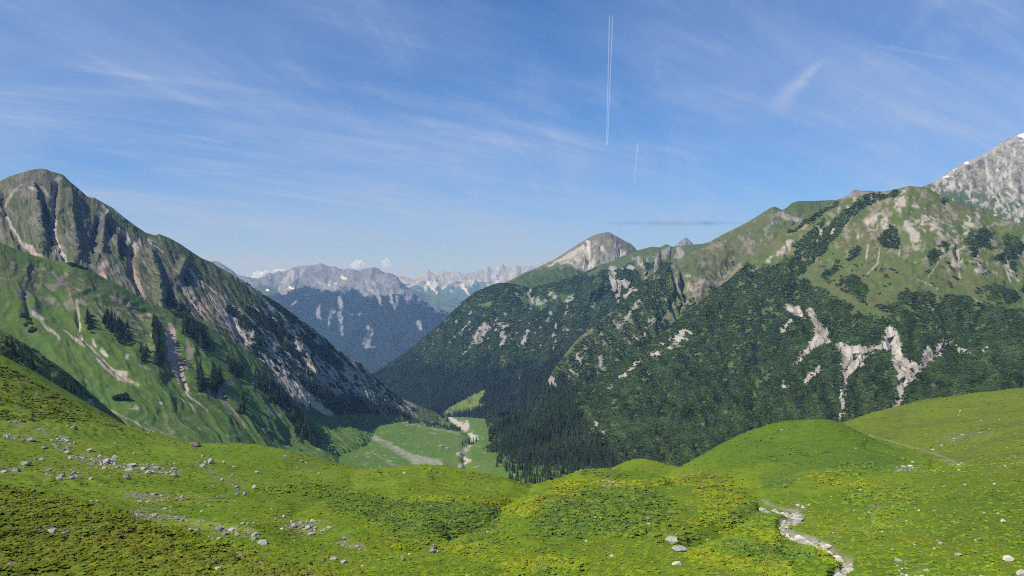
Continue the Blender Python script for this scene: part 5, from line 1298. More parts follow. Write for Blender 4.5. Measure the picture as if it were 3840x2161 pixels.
def ico(sub):
    import bmesh
    bm = bmesh.new()
    bmesh.ops.create_icosphere(bm, subdivisions=sub, radius=1.0)
    V = np.array([v.co[:] for v in bm.verts]); F = np.array([[v.index for v in f.verts] for f in bm.faces])
    bm.free()
    return V, F


ICO1, ICO2, ICO3 = ico(1), ico(2), ico(3)
M_pine = leaf_material('dwarf_pine_needles', None, trans=0.1)


def shrub_mesh(name, seed, lobes, mat, sub=ICO1, rag=0.42):
    r = np.random.default_rng(seed)
    Vs, Fs, o = [], [], 0
    for k in range(lobes):
        V = sub[0].copy()
        d = r.uniform(1 - rag, 1 + rag, (len(V), 1))
        V = V * d * np.array([0.62, 0.62, 0.5]) * r.uniform(0.7, 1.1)
        ang = 2 * math.pi * (k + r.random() * 0.6) / lobes
        rad = 0.0 if lobes == 1 else 0.55
        V = V + np.array([math.cos(ang) * rad, math.sin(ang) * rad, 0.22 + r.uniform(-.1, .15)])
        Vs.append(V); Fs.append(sub[1] + o); o += len(V)
    return tri_mesh(name, np.concatenate(Vs), np.concatenate(Fs), mat)


SHRUBS = [shrub_mesh('dwarf_pine', 50 + k, 3, M_pine) for k in range(4)]


def shrubs(name, f, w, n, size, seed, label, cat='dwarf pine', col=PINE, flat=1.0, fld=None):
    Q, area, r = sample_face(f, w, n, seed)
    n = len(Q)
    patch = fbm(Q / (size * 14), 3)[:, None]
    tint = np.array(col) * (1.18 + patch * 0.7 + r.uniform(-0.3, 0.3, (n, 1)))
    if fld is not None:
        tint = tint * np.clip(1 + 1.3 * fld[f.pick][:, None], 0.45, 1.9)
    tint = tint * (1 + np.c_[r.uniform(-.05, .16, n), r.uniform(-.05, .08, n), r.uniform(-.1, .05, n)])
    s = size * r.uniform(0.55, 1.25, (n, 1)) * np.array([1.0, 1.0, 0.85 * flat])
    rot = np.c_[r.uniform(-.25, .25, (n, 2)), r.uniform(0, 6.28, n)]
    Q = Q - np.array([0, 0, 0.06 * size])
    scatter(name, SHRUBS, Q, rot, s, np.clip(tint, 0.004, 0.5), label, cat, seed=seed)
    return area


VEG_AREAS = []
VEG_AREAS.append(shrubs('dwarf_pine_thicket', F5, F5pine, 95000, 2.2, 1, 'dark dwarf pine thicket covering the right mountain slope', fld=F5str))
VEG_AREAS.append(shrubs('dwarf_pine_thicket', F4, F4pine, 28000, 2.9, 2, 'dark dwarf pine on the lower flank of the turf ridge', fld=F4str))
VEG_AREAS.append(shrubs('dwarf_pine_thicket', F3, F3pine * (1 - sstep(1340, 1460, F3.y)), 36000, 4.0, 3, 'dark dwarf pine below the grey pyramid peak', flat=1.1, fld=F3str))
VEG_AREAS.append(shrubs('dwarf_pine_thicket', F7, F7pine, 15000, 2.3, 4, 'dark dwarf pine strips on the pale limestone flank'))
VEG_AREAS.append(shrubs('dwarf_pine_thicket', F8, F8pine, 5000, 2.2, 5, 'dwarf pine bushes at the foot of the grassy spur'))
VEG_AREAS.append(shrubs('dwarf_pine_thicket', F10, F10pine, 500, 1.4, 6, 'dark scrub on the near spur at the left edge', col=(0.048, 0.078, 0.028)))
# low tufts and alpenrose cushions on the open slopes
op5 = (1 - F5pine) * sstep(980, 1060, F5.y) * (F5.x > 2900)

# ---- spruce ---------------------------------------------------------------
M_needle = leaf_material('spruce_needles', (0.042, 0.068, 0.026), 0.40, 0.12)
M_needle_i = leaf_material('spruce_needles_mass', None, trans=0.08)
M_bark = leaf_material('spruce_bark', (0.085, 0.065, 0.05), 0.2, 0.0)


def spruce_arrays(seed, whorls=11, arms=9, width=0.17):
    """unit-height spruce crown: drooping branch fans around a thin core"""
    r = np.random.default_rng(seed)
    V, F = [], []

    def tri(a, b, c):
        i = len(V); V.extend([a, b, c]); F.append((i, i + 1, i + 2))
    lean = r.uniform(-.02, .02, 2)
    for w in range(whorls):
        t = w / (whorls - 1)
        z = 0.10 + 0.86 * t
        R = width * (1 - t) ** 0.85 * r.uniform(0.85, 1.15) + 0.012
        off = r.random() * 6.28
        k = max(5, int(arms * (1 - 0.45 * t)))
        for a in range(k):
            ang = off + 6.283 * (a + r.uniform(-.25, .25)) / k
            rr_ = R * r.uniform(0.65, 1.2)
            dz = -0.055 * (1 - t) - 0.015
            wd = 6.283 / k * 0.62
            tip = (math.cos(ang) * rr_ + lean[0] * z, math.sin(ang) * rr_ + lean[1] * z, z + dz * r.uniform(.6, 1.5))
            l_ = (math.cos(ang - wd) * rr_ * .55, math.sin(ang - wd) * rr_ * .55, z + dz * .2)
            r_ = (math.cos(ang + wd) * rr_ * .55, math.sin(ang + wd) * rr_ * .55, z + dz * .2)
            top = (lean[0] * z, lean[1] * z, z + 0.075)
            tri(top, l_, tip); tri(top, tip, r_)
    # core
    for a in range(6):
        a0, a1 = 6.283 * a / 6, 6.283 * (a + 1) / 6
        tri((math.cos(a0) * width * .45, math.sin(a0) * width * .45, .08), (math.cos(a1) * width * .45, math.sin(a1) * width * .45, .08), (0, 0, 1.0))
    return np.array(V), np.array(F)


def trunk_arrays():
    V, F = [], []
    for z, R in ((-0.04, 0.022), (0.5, 0.012), (0.97, 0.003)):
        for a in range(6):
            V.append((math.cos(a * 1.0472) * R, math.sin(a * 1.0472) * R, z))
    for lev in range(2):
        for a in range(6):
            i, j = lev * 6 + a, lev * 6 + (a + 1) % 6
            F += [(i, j, j + 6), (i, j + 6, i + 6)]
    return np.array(V), np.array(F)


SPRUCE = [tri_mesh('spruce_crown', *spruce_arrays(200 + k, 12, 10, 0.19 + 0.025 * (k % 3)), M_needle) for k in range(5)]
TRUNK = tri_mesh('spruce_trunk', *trunk_arrays(), M_bark)
tv_, tf_ = trunk_arrays()
SPRUCE_FULL = [tri_mesh('spruce', *spruce_arrays(220 + k, 10, 9, 0.20 + 0.03 * (k % 3)), M_needle) for k in range(4)]
SPRUCE_LOW = [tri_mesh('forest_spruce', *spruce_arrays(240 + k, 5, 6, 0.16 + 0.03 * k), M_needle_i) for k in range(3)]


SPRUCE_MID = [tri_mesh('wood_spruce', *spruce_arrays(260 + k, 9, 8, 0.17 + 0.03 * k), M_needle_i) for k in range(3)]


def forest(name, f, w, n, hgt, seed, label, col=(0.038, 0.057, 0.027), mid=False, var=.3):
    Q, area, r = sample_face(f, w, n, seed)
    h = hgt * r.uniform(0.5, 1.2, (n, 1))
    s = np.concatenate([h * r.uniform(.8, 1.25, (n, 1)), h * r.uniform(.8, 1.25, (n, 1)), h], 1)
    rot = np.c_[r.uniform(-.04, .04, (n, 2)), r.uniform(0, 6.28, n)]
    tint = np.array(col) * (1.1 + fbm(Q / (hgt * 5), 3)[:, None] * 0.8 + r.uniform(-var, var, (n, 1)))
    scatter(name, SPRUCE_MID if mid else SPRUCE_LOW, Q, rot, s, np.clip(tint, 0.004, 0.4), label, 'forest', seed=seed)


w3 = F3pine * sstep(1320, 1440, F3.y + nz(F3, 80, 3, 4) * 90)
forest('spruce_forest', F3, w3, 26000, 17, 11, 'dark spruce forest on the lower slope of the middle ridge', col=(0.031, 0.047, 0.023))
w4 = F4pine * sstep(1380, 1480, F4.y + nz(F4, 60, 3, 4) * 60)
forest('spruce_forest', F4, w4, 7000, 16, 12, 'dark spruce forest above the stream mouth')
w5 = F5pine * np.clip(1 - sstep(-60, 60, F5.x - np.interp(F5.y, [1400, 1550, 1650, 1800], [2150, 2160, 2230, 2330])) + nz(F5, 40, 3, 4) * 0.4, 0, 1)
forest('spruce_forest', F5, w5, 5200, 15, 13, 'dark spruce forest at the lower left foot of the pine mountain', mid=True)
forest('spruce_forest', F7, F7wood, 2600, 13, 14, 'spruce wood below the pale limestone flank')
e9 = np.interp(F9.y, [1560, 1600, 1650, 1690, 1740, 1770, 1800, 1850], [1800, 1825, 1838, 1872, 1862, 1886, 1892, 1900])
w9 = sstep(-4, 6, F9.x - e9 + nz(F9, 18, 3) * 26)
forest('spruce_forest', F9, w9, 3600, 12, 16, 'spruce edge where the forest meets the valley pasture', mid=True)
w9b = np.maximum(stroke(F9.x, F9.y, [(1470, 1568, 7), (1600, 1592, 8), (1720, 1612, 7)], 4), stroke(F9.x, F9.y, [(1700, 1548, 8), (1760, 1532, 12), (1840, 1520, 14)], 4)) * sstep(-0.05, 0.1, nz(F9, 12, 3, 3))
forest('young_spruce_belt', F9, w9b, 500, 8, 17, 'young spruces along the gravel track in the valley')


def at_face(f, px, py):
    d2 = (f.x[f.nb:] - px) ** 2 + (f.y[f.nb:] - py) ** 2
    k = np.flatnonzero((d2 < 36).ravel())
    if len(k) == 0:
        k = np.array([d2.argmin()])
    P = f.P[f.nb:].reshape(-1, 3)[k]
    return P[P[:, 1].argmin()]


def spruce_thing(p, h, label, group, r, parts=True, variant=None):
    v = r.integers(0, 4) if variant is None else variant
    wf = r.uniform(0.85, 1.55)
    if parts:
        o = bpy.data.objects.new('spruce_tree', None)
        o.empty_display_size = 0.5
        link(o, label=label, cat='tree', group=group)
        for nm, me in (('crown', SPRUCE[v]), ('trunk', TRUNK)):
            ch = bpy.data.objects.new(nm, me)
            link(ch, parent=o)
    else:
        o = link(bpy.data.objects.new('spruce_tree', SPRUCE_FULL[v]), label=label, cat='tree', group=group)
    o.location = (p[0], p[1], p[2] - 0.3)
    o.rotation_euler = (r.uniform(-.04, .04), r.uniform(-.04, .04), r.uniform(0, 6.28))
    o.scale = (h * wf, h * wf, h)
    return o


TR = np.random.default_rng(77)
w8 = np.zeros(F8.x.shape)
for pts in ([(400, 1205, 12), (440, 1240, 30), (470, 1275, 22)], [(586, 1215, 8), (590, 1300, 12), (596, 1365, 10)], [(700, 1225, 14), (745, 1260, 26), (775, 1300, 18)], [(750, 1400, 6), (756, 1470, 8)], [(812, 1415, 12), (812, 1465, 10)], [(970, 1430, 18), (1030, 1475, 26), (1065, 1510, 16)], [(1100, 1560, 14), (1135, 1610, 18), (1185, 1665, 14)], [(860, 1360, 14), (900, 1400, 12)], [(540, 1320, 9), (545, 1345, 9)], [(335, 1180, 6), (345, 1245, 7)]):
    w8 = np.maximum(w8, stroke(F8.x + nz(F8, 20, 3) * 22, F8.y + nz(F8, 20, 3, 9) * 18, pts, 6))
forest('spruce_wood', F8, w8, 420, 15, 18, 'dark spruce clumps filling in behind the trees of the grassy spur', mid=True)
shrubs('green_alder_scrub', F8, np.maximum(w8, 0), 2500, 2.2, 19, 'green alder scrub under the spruce clumps of the grassy spur', 'scrub', col=(0.046, 0.078, 0.028))
lone = at_face(F8, 911, 1541)
spruce_thing(lone, 92 / FOC * lone[1], 'tall lone spruce with a long shadow on the open green slope', None, TR, True, 1)
CLUMPS = [
    (F8, [(335, 1175, 10), (345, 1250, 10)], 7, (26, 44), 'dark spruce in the short file above the pale scree runs', 'spruces above the scree runs'),
    (F8, [(395, 1200, 14), (440, 1240, 34), (470, 1270, 26)], 26, (26, 46), 'dark spruce in the dense round clump on the turf spur', 'spruces in the round clump'),
    (F8, [(535, 1318, 12), (545, 1345, 10)], 6, (24, 40), 'dark spruce in the small knot left of the red gully', 'spruces in the small knot'),
    (F8, [(585, 1210, 10), (588, 1290, 14), (595, 1370, 12)], 15, (30, 50), 'dark spruce in the file along the left edge of the red gully', 'spruces left of the red gully'),
    (F8, [(700, 1225, 16), (740, 1260, 28), (770, 1300, 20)], 28, (26, 46), 'dark spruce in the wood above the right edge of the red gully', 'spruces right of the red gully'),
    (F8, [(748, 1400, 7), (752, 1440, 8), (758, 1470, 8)], 9, (50, 84), 'tall spruce in the upright file below the gully wood', 'tall spruces below the gully wood'),
    (F8, [(800, 1410, 12), (815, 1440, 14), (810, 1470, 10)], 11, (46, 76), 'tall spruce in the clump left of the lone tree', 'spruces left of the lone tree'),
    (F8, [(860, 1375, 14), (895, 1410, 14)], 9, (30, 54), 'spruce on the grass step above the lone tree', 'spruces above the lone tree'),
    (F8, [(970, 1430, 20), (1020, 1470, 26), (1060, 1510, 18)], 30, (24, 44), 'spruce in the belt left of the long scree tongue', 'spruces left of the scree tongue'),
    (F8, [(1100, 1560, 14), (1130, 1610, 20), (1180, 1660, 16)], 26, (26, 50), 'spruce in the lower belt above the valley floor', 'spruces above the valley floor'),
    (F7, [(1120, 1400, 16), (1190, 1450, 20), (1260, 1500, 20)], 24, (22, 36), 'spruce in the wood right of the long scree tongue', 'spruces right of the scree tongue'),
    (F10, [(20, 1300, 30), (100, 1360, 30), (180, 1420, 26)], 13, (30, 54), 'dark spruce on the near spur at the left edge', 'spruces on the near left spur'),
    (F10, [(210, 1430, 20), (270, 1480, 20), (330, 1550, 14)], 11, (28, 48), 'dark spruce where the near left spur runs down to the bowl', 'spruces at the end of the near spur'),
    (F9, [(1655, 1560, 10), (1690, 1575, 8)], 6, (14, 24), 'small spruce beside the pale stream mouth', 'spruces beside the stream mouth'),
    (F9, [(1735, 1660, 8), (1765, 1665, 8), (1800, 1650, 8)], 8, (20, 34), 'spruce on the stream bank in the valley floor', 'spruces on the stream bank'),
    (F5, [(1960, 1700, 30), (2060, 1730, 40), (2160, 1770, 30)], 26, (28, 52), 'dark spruce at the meadow edge below the forested foot', 'spruces at the forested foot'),
]
def single_out(members, lab):
    """members: (object, x, y, size); the outermost and the largest get their own words, the rest share one label"""
    left = list(members)
    for word, key in (('largest', lambda m: -m[3]), ('leftmost', lambda m: m[1]), ('rightmost', lambda m: -m[1]), ('uppermost', lambda m: m[2]), ('lowest', lambda m: -m[2])):
        if len(left) > 1:
            m = min(left, key=key)
            m[0]['label'] = word + ' ' + lab
            left.remove(m)
    for m in left:
        m[0]['label'] = 'inner ' + lab


for f, pts, n, (h0, h1), lab, grp in CLUMPS:
    members = []
    seg = np.array(pts, float)
    for k in range(n):
        t = TR.random() * (len(seg) - 1)
        i = int(t); u = t - i
        a, b = seg[i], seg[min(i + 1, len(seg) - 1)]
        w = a[2] + (b[2] - a[2]) * u
        px = a[0] + (b[0] - a[0]) * u + TR.normal() * w * 0.55
        py = a[1] + (b[1] - a[1]) * u + TR.normal() * w * 0.55
        p = at_face(f, px, py)
        h = min(TR.uniform(h0, h1) / FOC * p[1], 27)
        o = spruce_thing(p, h, lab, grp, TR, parts=h / p[1] * FOC > 34)
        members.append((o, px, py, h / p[1]))
    single_out(members, lab)
for (px, py, hp, lab) in [(2650, 1590, 44, 'broad dark spruce standing alone high on the pine slope'), (2462, 1630, 46, 'slim spruce standing alone on the pine slope above the knoll'), (2320, 1655, 30, 'short spruce standing alone below the pale rock window'),
                          (2175, 1750, 52, 'tall spruce rising just behind the meadow hump'), (2600, 1680, 40, 'dark spruce in the hollow left of the round right hill'), (2550, 1720, 44, 'dark spruce lowest in the hollow beside the round hill'),
                          (2347, 1708, 34, 'dark spruce just above the small grassy knoll'), (2625, 1680, 34, 'small spruce touching the edge of the round hill'), (2135, 1785, 34, 'dark spruce in the dip between the meadow humps'), (2500, 1660, 26, 'small spruce on the pine slope right of the slim one')]:
    p = at_face(F5, px, py)
    spruce_thing(p, hp / FOC * p[1], lab, None, TR, True)
# wide bush alone on the green bowl
bp_ = at_face(F8, 458, 1492)
bme = shrub_mesh('green_alder', 91, 7, leaf_material('alder_leaves', (0.026, 0.050, 0.020), 0.3, 0.15), ICO2, 0.35)
bo = link(bpy.data.objects.new('alder_bush', bme), label='wide dark bush alone on the smooth green bowl', cat='bush')
bo.location = (bp_[0], bp_[1], bp_[2] - 0.5)
bo.scale = (7.5, 5, 8)
# ----------------------------------------------------------------------------
# meadow plants and stones
# ----------------------------------------------------------------------------
M_blade = leaf_material('meadow_blades', None, trans=0.2, ground=0.72)
M_petal = leaf_material('yellow_petals', (0.70, 0.58, 0.04), 0.15, 0.3)


def tuft_mesh(name, seed, blades=12, spread=0.6, height=0.34, wid=0.08, heads=0):
    r = np.random.default_rng(seed)
    V, F, mi = [], [], []
    for b in range(blades):
        a, rad = r.random() * 6.283, spread * math.sqrt(r.random())
        bx, by = math.cos(a) * rad, math.sin(a) * rad
        h = height * r.uniform(0.5, 1.15)
        la, ln = r.random() * 6.283, h * r.uniform(0.2, 0.8)
        tx, ty = bx + math.cos(la) * ln, by + math.sin(la) * ln
        px, py = -math.sin(la) * wid, math.cos(la) * wid
        mx, my = bx + (tx - bx) * .4, by + (ty - by) * .4
        i = len(V)
        V += [(bx - px, by - py, -.06), (bx + px, by + py, -.06), (mx + px * .8, my + py * .8, h * .65), (mx - px * .8, my - py * .8, h * .65), (tx, ty, h)]
        F += [(i, i + 1, i + 2), (i, i + 2, i + 3), (i + 3, i + 2, i + 4)]
        mi += [0, 0, 0]
    for b in range(heads):
        a, rad = r.random() * 6.283, spread * math.sqrt(r.random())
        x, y, z, s = math.cos(a) * rad, math.sin(a) * rad, height * r.uniform(0.9, 1.3), 0.055
        i = len(V)
        V += [(x - s, y - s, z), (x + s, y - s, z), (x + s, y + s, z + .02), (x - s, y + s, z + .02)]
        F += [(i, i + 1, i + 2), (i, i + 2, i + 3)]
        mi += [1, 1]
    me = tri_mesh(name, V, F, M_blade)
    me.materials.append(M_petal)
    me.polygons.foreach_set('material_index', np.array(mi, np.int32))
    return me


TUFTS = [tuft_mesh('grass_tuft', 300 + k) for k in range(3)] + [tuft_mesh('herb_rosette', 310, 9, 0.5, 0.42, 0.17), tuft_mesh('herb_rosette', 311, 8, 0.45, 0.5, 0.2)] \
    + [tuft_mesh('flowering_tuft', 320, 8, 0.6, 0.42, 0.07, 9)] + [shrub_mesh('heath_cushion', 330 + k, 3, M_blade, ICO1, 0.35) for k in range(2)]
gr = np.random.default_rng(5)
NP = 200000
ga = np.radians(gr.uniform(-35.5, 35.5, NP))
gR = 43 * (440 / 43.0) ** (gr.random(NP) ** 1.15)
gx, gy = np.sin(ga) * gR, np.cos(ga) * gR
gz, gh = meadow_z(gx, gy)
gsx, gsy = proj_xyz(gx, gy, gz)
gq = np.stack([gx, gy, np.zeros(NP)], -1)
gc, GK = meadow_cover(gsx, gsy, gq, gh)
short = (gh < 0.3) & (GK['herb'] < 0.3) & (GK['yellow'] < 0.25)
keep = ~(short & (gr.random(NP) < 0.72)) & (GK['stream'] < 0.3) & (gsy < 2300) & (GK['path'] < 0.4) & ~((GK['stony'] > 0.5) & (gr.random(NP) < 0.6))
pick = gr.integers(0, 3, NP)
herb = gr.random(NP) < GK['herb'] * 0.85
pick[herb] = gr.integers(3, 5, herb.sum())
yel = (gr.random(NP) < GK['yellow'] * 0.4) | (gr.random(NP) < 0.02)
pick[yel] = 5
hea = gr.random(NP) < gh * 0.24
pick[hea] = gr.integers(6, 8, hea.sum())
ggu, ggv = np.gradient(mP, axis=1), np.gradient(mP, axis=0)
gnn = np.cross(ggu, ggv)
gnn /= np.linalg.norm(gnn, axis=2, keepdims=True) + 1e-9
gnn[gnn[..., 2] < 0] *= -1
gn_ = gnn[np.clip(np.searchsorted(rr, gR), 0, nr_m - 1), np.clip(np.searchsorted(az, np.degrees(ga)), 0, nc_m - 1)]
gs = (0.26 + 0.0013 * gR) * gr.uniform(0.55, 1.35, NP)
gs[hea] *= 0.85
gs[short] *= 0.65
scl = np.stack([gs, gs, gs * np.where(hea, 0.42, np.where(herb, 0.65, 0.75)) * gr.uniform(.7, 1.2, NP) * np.where(short & ~hea, 0.65, 1.0)], -1)
tint = gc * gr.uniform(0.8, 1.55, (NP, 1)) * np.where(herb, 1.5, np.where(hea, 1.5, 1.12))[:, None]
tint = tint * (1 + np.c_[gr.uniform(-.12, .18, NP), np.zeros(NP), gr.uniform(-.1, .25, NP)])
rot = np.c_[gr.uniform(-.2, .2, (NP, 2)), gr.uniform(0, 6.28, NP)]
scatter('meadow_grass', TUFTS, np.stack([gx, gy, gz], -1)[keep], rot[keep], scl[keep], np.clip(tint, .004, .6)[keep], 'alpine grass, herbs and heath covering the foreground meadow', 'grass', idx=pick[keep], slope=gn_[keep])


# ---- stones -----------------------------------------------------------------
def rock_material(name, col, dark, nscale=1.6):
    m = bpy.data.materials.new(name)
    m.use_nodes = True
    n, l = m.node_tree.nodes, m.node_tree.links
    bs = n['Principled BSDF']
    bs.inputs['Roughness'].default_value = 0.9
    bs.inputs['Specular IOR Level'].default_value = 0.2
    tc = N(n, 'ShaderNodeTexCoord')
    nt = N(n, 'ShaderNodeTexNoise', inp={'Scale': nscale, 'Detail': 8.0, 'Roughness': 0.7})
    l.new(tc.outputs['Object'], nt.inputs['Vector'])
    rp = N(n, 'ShaderNodeValToRGB')
    rp.color_ramp.elements[0].position, rp.color_ramp.elements[1].position = 0.36, 0.62
    rp.color_ramp.elements[0].color, rp.color_ramp.elements[1].color = (*dark, 1), (*col, 1)
    l.new(nt.outputs[0], rp.inputs[0])
    l.new(rp.outputs[0], bs.inputs['Base Color'])
    bp = N(n, 'ShaderNodeBump', inp={'Strength': 0.8, 'Distance': 0.12})
    l.new(nt.outputs[0], bp.inputs['Height'])
    l.new(bp.outputs[0], bs.inputs['Normal'])
    return m


M_lime = rock_material('limestone', (0.46, 0.44, 0.40), (0.24, 0.228, 0.205))
M_grey = rock_material('grey_limestone', (0.31, 0.30, 0.285), (0.15, 0.145, 0.135))
M_brown = rock_material('brown_stone', (0.21, 0.175, 0.14), (0.09, 0.075, 0.06))


def rock_arrays(seed, sub, cuts=9):
    """a weathered block: a sphere cut by random planes, then roughened"""
    r = np.random.default_rng(seed)
    V = sub[0].copy()
    for k in range(cuts):
        n = r.normal(size=3); n /= np.linalg.norm(n)
        d = r.uniform(0.5, 0.82)
        t = V @ n - d
        V = V - np.maximum(t, 0)[:, None] * n
    V = V * (1 + 0.16 * fbm(V * 1.7 + seed, 3)[:, None])
    V = V + 0.03 * np.stack([gnoise(V * 6 + seed + k * 9) for k in range(3)], -1)
    V /= np.abs(V).max(0)
    return V, sub[1]


def rock_mesh(seed, sub, mat, nm='boulder', cuts=9):
    return tri_mesh(nm, *rock_arrays(seed, sub, cuts), mat)


ROCKS = {'l': [rock_mesh(400 + k, ICO3, M_lime) for k in range(7)], 'g': [rock_mesh(420 + k, ICO3, M_grey) for k in range(4)], 'b': [rock_mesh(430 + k, ICO3, M_brown) for k in range(2)]}
BR = np.random.default_rng(8)


def boulder(px, py, w, hr, label, group=None, mk='l', tilt=0.15, depth=0.8):
    h = w * hr
    loc, nor = on_meadow(px, py + h * 0.42)
    if loc is None:
        return
    d = loc.y
    wm, hm = w / FOC * d * 0.5, h / FOC * d * 0.62
    o = bpy.data.objects.new('boulder', ROCKS[mk][int(BR.integers(0, len(ROCKS[mk])))])
    link(o, label=label, cat='boulder', group=group)
    o.location = (loc.x, loc.y, loc.z + hm * 0.55)
    o.scale = (wm, wm * depth, hm)
    o.rotation_euler = (BR.uniform(-tilt, tilt), BR.uniform(-tilt, tilt), BR.uniform(-.5, .5))
    return (o, px, py, w)


BIG = [
    (280, 1603, 28, .62, 'pointed grey boulder alone on the green strip under the heath hill', 'g'),
    (118, 1648, 36, .45, 'angular grey boulder among low stones near the left edge', 'g'),
    (166, 1678, 21, .5, 'small grey boulder just below the angular one near the left edge', 'g'),
    (160, 1723, 30, .5, 'long rounded grey boulder beside the low rock cluster', 'g'),
    (132, 1721, 14, .6, 'small block left of the long rounded grey boulder', 'g'),
    (96, 1737, 42, .4, 'broad low grey rock at the left, below the long rounded boulder', 'g'),
    (62, 1764, 38, .42, 'flat grey slab close to the left edge of the picture', 'g'),
    (16, 1768, 26, .4, 'low pale slab cut by the left edge of the picture', 'l'),
    (253, 1696, 25, .6, 'pale block at the top of the rubble strip', 'l'),
    (262, 1717, 19, .8, 'upright pale block at the left end of the rubble strip', 'l'),
    (399, 1731, 32, .68, 'largest rounded pale boulder in the middle of the rubble strip', 'l'),
    (426, 1725, 24, .45, 'flat pale slab touching the largest rounded boulder', 'l'),
    (374, 1710, 15, .7, 'small pale block above the largest rounded boulder', 'l'),
    (335, 1687, 22, .6, 'pale block on the upper edge of the rubble strip', 'l'),
    (494, 1743, 36, .42, 'wide flat pale slab leading the right rubble group', 'l'),
    (483, 1760, 30, .42, 'flat pale slab just under the wide slab of the right rubble group', 'l'),
    (538, 1757, 22, .6, 'pale block in the middle of the right rubble group', 'l'),
    (554, 1771, 28, .5, 'rounded pale boulder lowest in the right rubble group', 'l'),
    (586, 1753, 21, .5, 'pale block at the upper right of the right rubble group', 'l'),
    (652, 1757, 19, .5, 'last small pale block on the right end of the rubble', 'l'),
    (654, 1780, 31, .55, 'rough grey boulder below the right end of the rubble', 'g'),
    (476, 1788, 29, .7, 'rough grey boulder below the wide flat slab', 'g'),
    (392, 1755, 18, .6, 'pale block under the largest rounded boulder', 'l'),
    (278, 1773, 20, .65, 'grey block below the rubble strip, near its left end', 'g'),
    (271, 1792, 26, .5, 'low grey rock lowest under the left end of the rubble', 'g'),
    (232, 1783, 25, .5, 'low grey rock left of the lowest rock under the rubble', 'g'),
    (788, 1730, 24, .85, 'round pale boulder, upper of the pair on the open green slope', 'l'),
    (759, 1746, 23, .65, 'pale boulder, lower of the pair on the open green slope', 'l'),
    (839, 1732, 13, .6, 'small pale stone right of the boulder pair', 'l'),
    (759, 1710, 11, .7, 'small white stone above the boulder pair', 'l'),
    (832, 1799, 16, .7, 'small pale boulder alone below the boulder pair', 'l'),
    (953, 1826, 20, .85, 'round pale boulder, right one of the three below the hump', 'l'),
    (918, 1852, 21, .85, 'round white boulder, lowest of the three below the hump', 'l'),
    (888, 1826, 20, .6, 'grey block, left one of the three below the hump', 'g'),
    (735, 1667, 46, .38, 'large mossy slab on the skyline of the meadow', 'b'),
    (818, 2133, 36, .52, 'pale sharp-edged boulder at the bottom of the heath', 'l'),
    (797, 2112, 26, .6, 'grey block leaning against the sharp-edged boulder in the heath', 'g'),
    (1071, 1710, 20, .45, 'low grey rock on the crest of the left hump', 'g'),
    (1130, 1728, 18, .5, 'grey stone on the right shoulder of the left hump', 'g'),
    (1196, 1776, 12, .8, 'small pale stone halfway down the left hump', 'l'),
    (1577, 1867, 15, .8, 'single grey boulder in the dark herb patch', 'g'),
    (952, 2020, 28, .5, 'grey slab, left one of the pair above the heath', 'g'),
    (988, 2034, 40, .42, 'long pale slab, right one of the pair above the heath', 'l'),
    (1235, 1979, 24, .5, 'pale rock at the right end of the bare stony bank', 'l'),
    (1101, 1970, 26, .55, 'pale rock at the left end of the bare stony bank', 'l'),
    (1155, 1976, 24, .6, 'pale rock in the middle of the bare stony bank', 'l'),
    (1212, 2100, 18, .7, 'grey stone, left one of the three flat stones by the heath edge', 'g'),
    (1250, 2095, 27, .4, 'flat pale stone, middle one of the three by the heath edge', 'l'),
    (1288, 2107, 31, .35, 'flat pale stone, right one of the three by the heath edge', 'l'),
    (1513, 2096, 19, .7, 'grey boulder in short grass left of the cairn', 'g'),
    (2433, 1967, 19, .7, 'round white boulder under the thin upright stone', 'l'),
    (2522, 2024, 56, .46, 'largest grey boulder in the middle of the meadow', 'l'),
    (2550, 2056, 66, .24, 'long flat slab lying below the largest meadow boulder', 'l'),
    (2878, 1922, 25, .6, 'white boulder on the grass left of the stream bed', 'l'),
    (2764, 1897, 9, 1.1, 'tiny white stone on the yellow hump', 'l'),
    (3287, 1904, 44, .42, 'brown mossy boulder on the right meadow', 'b'),
    (3256, 1914, 26, .25, 'low mossy slab beside the brown boulder', 'b'),
    (3591, 2078, 27, .5, 'flat white stone alone on the right lower meadow', 'l'),
    (3532, 1672, 12, .8, 'small white stone on the right back hill', 'l'),
    (3601, 1543, 11, .7, 'tiny white stone high on the right back hill', 'l'),
    (3034, 1894, 13, .5, 'small pale stone above the bend of the stream bed', 'l'),
    (757, 1917, 14, .5, 'small pale stone on the green strip above the heath', 'l'),
]
for px, py, w, hr, lab, mk in BIG:
    boulder(px, py, w, hr, lab, None, mk)
SMALL = [(([(200, 1640, 22), (270, 1672, 22)]), 20, (7, 14), 'small pale block in the upper rubble strip on the left meadow', 'small blocks of the upper rubble strip'),
         (([(290, 1715, 14), (380, 1735, 14), (440, 1738, 10)]), 24, (7, 14), 'small pale block around the largest rounded boulder', 'small blocks around the largest boulder'),
         (([(450, 1750, 10), (560, 1765, 14), (650, 1768, 10)]), 24, (7, 14), 'small pale block of the right rubble group', 'small blocks of the right rubble group'),
         (([(10, 1640, 10), (90, 1645, 10)]), 8, (7, 15), 'small grey stone in the row by the left edge', 'small stones by the left edge'),
         (([(170, 1780, 10), (310, 1785, 12)]), 12, (7, 13), 'small grey stone below the rubble strip', 'small stones below the rubble'),
         (([(1070, 1970, 8), (1180, 1984, 12), (1250, 1992, 8)]), 16, (8, 15), 'small pale stone on the bare stony bank', 'small stones of the stony bank'),
         (([(550, 1935, 14), (700, 1950, 16), (860, 1990, 12)]), 16, (6, 11), 'small white stone on the dark bank above the heath', 'small stones on the dark bank')]
